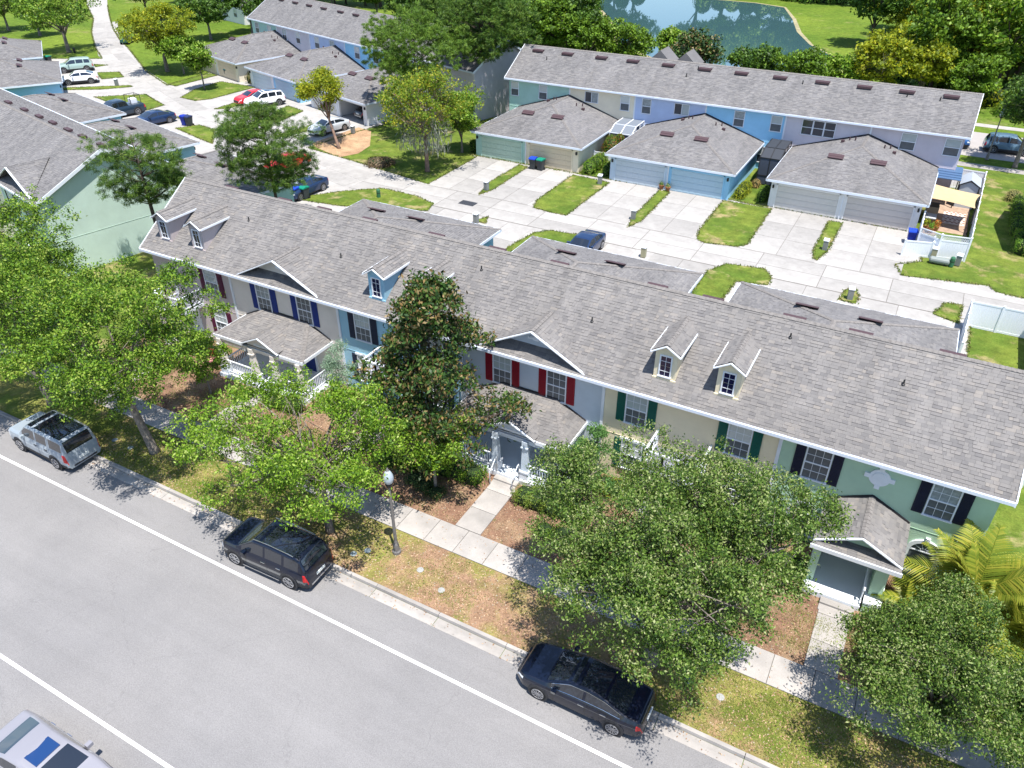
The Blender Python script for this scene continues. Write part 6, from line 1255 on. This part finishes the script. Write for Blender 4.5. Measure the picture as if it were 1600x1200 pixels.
for k, p in enumerate([(-144.42, 124.38), (-132.58, 114.03), (-140.04, 123.91), (-125.47, 112.66), (-136.98, 127.36), (-126.48, 116.4), (-136.18, 128.95), (-121.12, 114.07), (-127.81, 126.89), (-121.28, 119.99), (-127.2, 128.92), (-115.5, 117.78), (-109.47, 111.74), (-123.61, 130.49), (-123.9, 135.09), (-121.69, 137.2), (-113.74, 134.18), (-114.79, 138.97), (-109.86, 139.1), (-105.81, 138.76), (-105.98, 142.78), (-102.95, 144.31), (-99.07, 142.36), (-86.41, 126.19), (-75.12, 106.87), (-95.1, 142.46), (-83.56, 125.58), (-72.67, 110.66), (-93.58, 146.38), (-81.1, 127.44), (-70.11, 108.98), (-89.55, 145.34), (-78.78, 130.01), (-69.81, 112.06), (-85.74, 146.94), (-76.83, 129.41), (-66.91, 112.36), (-84.2, 147.06), (-71.37, 128.03), (-62.72, 111.9), (-83.15, 151.39), (-69.41, 130.36), (-61.18, 112.85), (-77.26, 149.85), (-69.94, 134.26), (-60.88, 117.54), (-74.58, 150.07), (-67.99, 136.69), (-59.3, 118.23), (-73.17, 156.26), (-65.38, 137.48), (-55.11, 119.1), (-205.84, 113.62), (-202.58, 117.63), (-197.48, 120.54), (-191.0, 122.5), (-180.27, 121.31), (-180.97, 128.39), (-177.02, 132.2), (-167.19, 131.21), (-164.56, 136.13), (-152.42, 132.54)]): wood_tree('belt_tree', ('dark oak','mid green oak','bright green tree','golden tree','olive tree')[BV[k%len(BV)]]+' in the thick belt along the top of the picture', 'trees in the belt along the top', p[0], p[1], rw.uniform(8.5,12.5), BV[k%len(BV)], rw.uniform(0,6))
for k, x_ in enumerate(fs): hedge('green bank thicket on the far lake shore seen mostly by reflection', [(x_+1.2,188.5+rw.uniform(-1,1.5),2.2)], rw.uniform(3,4.5), MIDG, 14, .5, seed=300+k, name='shore_thicket', cat='thicket', round_=.95)['group'] = 'thickets on the far lake shore'
for i, (x, y, r0) in enumerate(((-6.5,123,2.6),(-2.5,119,3.0),(1.5,113,2.6),(5,118,3.2),(7.5,110,2.4),(-10,131,2.4))):
    hedge(('leafy thicket below the golden cypress','bright thicket below the wood edge','pale thicket past the roof end','lush thicket at the wood edge','low thicket by the upper right oak','thicket by the lake path')[i], [(x,y,r0),(x+2.5,y+1,r0*.8)], 2.4, (MIDG,BRIGHT,YEL)[i%3], 26, .36, seed=90+i, name='thicket', cat='thicket', round_=.95)

# ground litter and grass tufts along the street
r_ = np.random.default_rng(2)
def scatter(n_, x0, x1, y0, y1, z): return np.stack([r_.uniform(x0,x1,n_), r_.uniform(y0,y1,n_), np.full(n_, z)], 1)
LIT = ramp_mat('fallen_leaf', [(0,(.20,.11,.06)),(.4,(.36,.22,.13)),(.8,(.48,.34,.22)),(1,(.28,.27,.22))], .9)
tag(link('leaf_litter', leaf_mesh('leaf_litter', np.concatenate([scatter(15000,-34,9,16.65,19.5,.115), scatter(24000,-34,6.5,21.1,27.5,.075), scatter(500,-34,9,15.9,16.5,.045), scatter(350,-34,9,19.6,21,.125)]), .075, .5, LIT, 1.6, 4)), 'scatter of brown fallen leaves over the dry verge and beds', 'leaf litter', kind='stuff')
gpos = []
for k in range(420):
    c = np.array([r_.choice([r_.uniform(-36,9), r_.uniform(-36,-19), r_.uniform(-5,9)]), r_.choice([r_.uniform(16.7,19.5), r_.uniform(16.7,19.5), r_.uniform(21.2,23.5)]), .13]); gpos.append(c+r_.normal(size=(150,3))*np.array([.5,.22,.0]))
gp = np.concatenate(gpos); gp = gp[((gp[:,1] > 16.66) & (gp[:,1] < 19.55)) | ((gp[:,1] > 21.1) & (gp[:,1] < 27))]
ed = []
for q in isl+[ [(a,b) for a,b in court] ]:
    for i in range(len(q)):
        a = np.array(q[i]); b = np.array(q[(i+1)%len(q)]); L_ = np.linalg.norm(b-a)
        if L_ > 60 or a[1] > 120 or b[1] > 120: continue
        n_ = int(L_*34); t_ = r_.uniform(size=(n_,1)); p_ = a+(b-a)*t_+r_.normal(size=(n_,2))*.07; ed.append(np.concatenate([p_, np.full((n_,1), .07)], 1))
tag(link('edge_grass', leaf_mesh('edge_grass', np.concatenate(ed), .20, .3, leafmat('edge_blade', [(0,(.06,.11,.015)),(.5,(.11,.15,.025)),(1,(.26,.22,.09))], .2), .3, 9)), 'ragged grass blades along the lawn edges of the court', 'grass', kind='stuff')
tag(link('grass_tufts', leaf_mesh('grass_tufts', gp, .10, .16, leafmat('verge_grass', [(0,(.12,.17,.03)),(.5,(.20,.25,.05)),(1,(.36,.35,.12))],.3), .15, 6, droop=(0,0,2.))), 'yellow-green grass tufts on the dry verge', 'grass', kind='stuff')
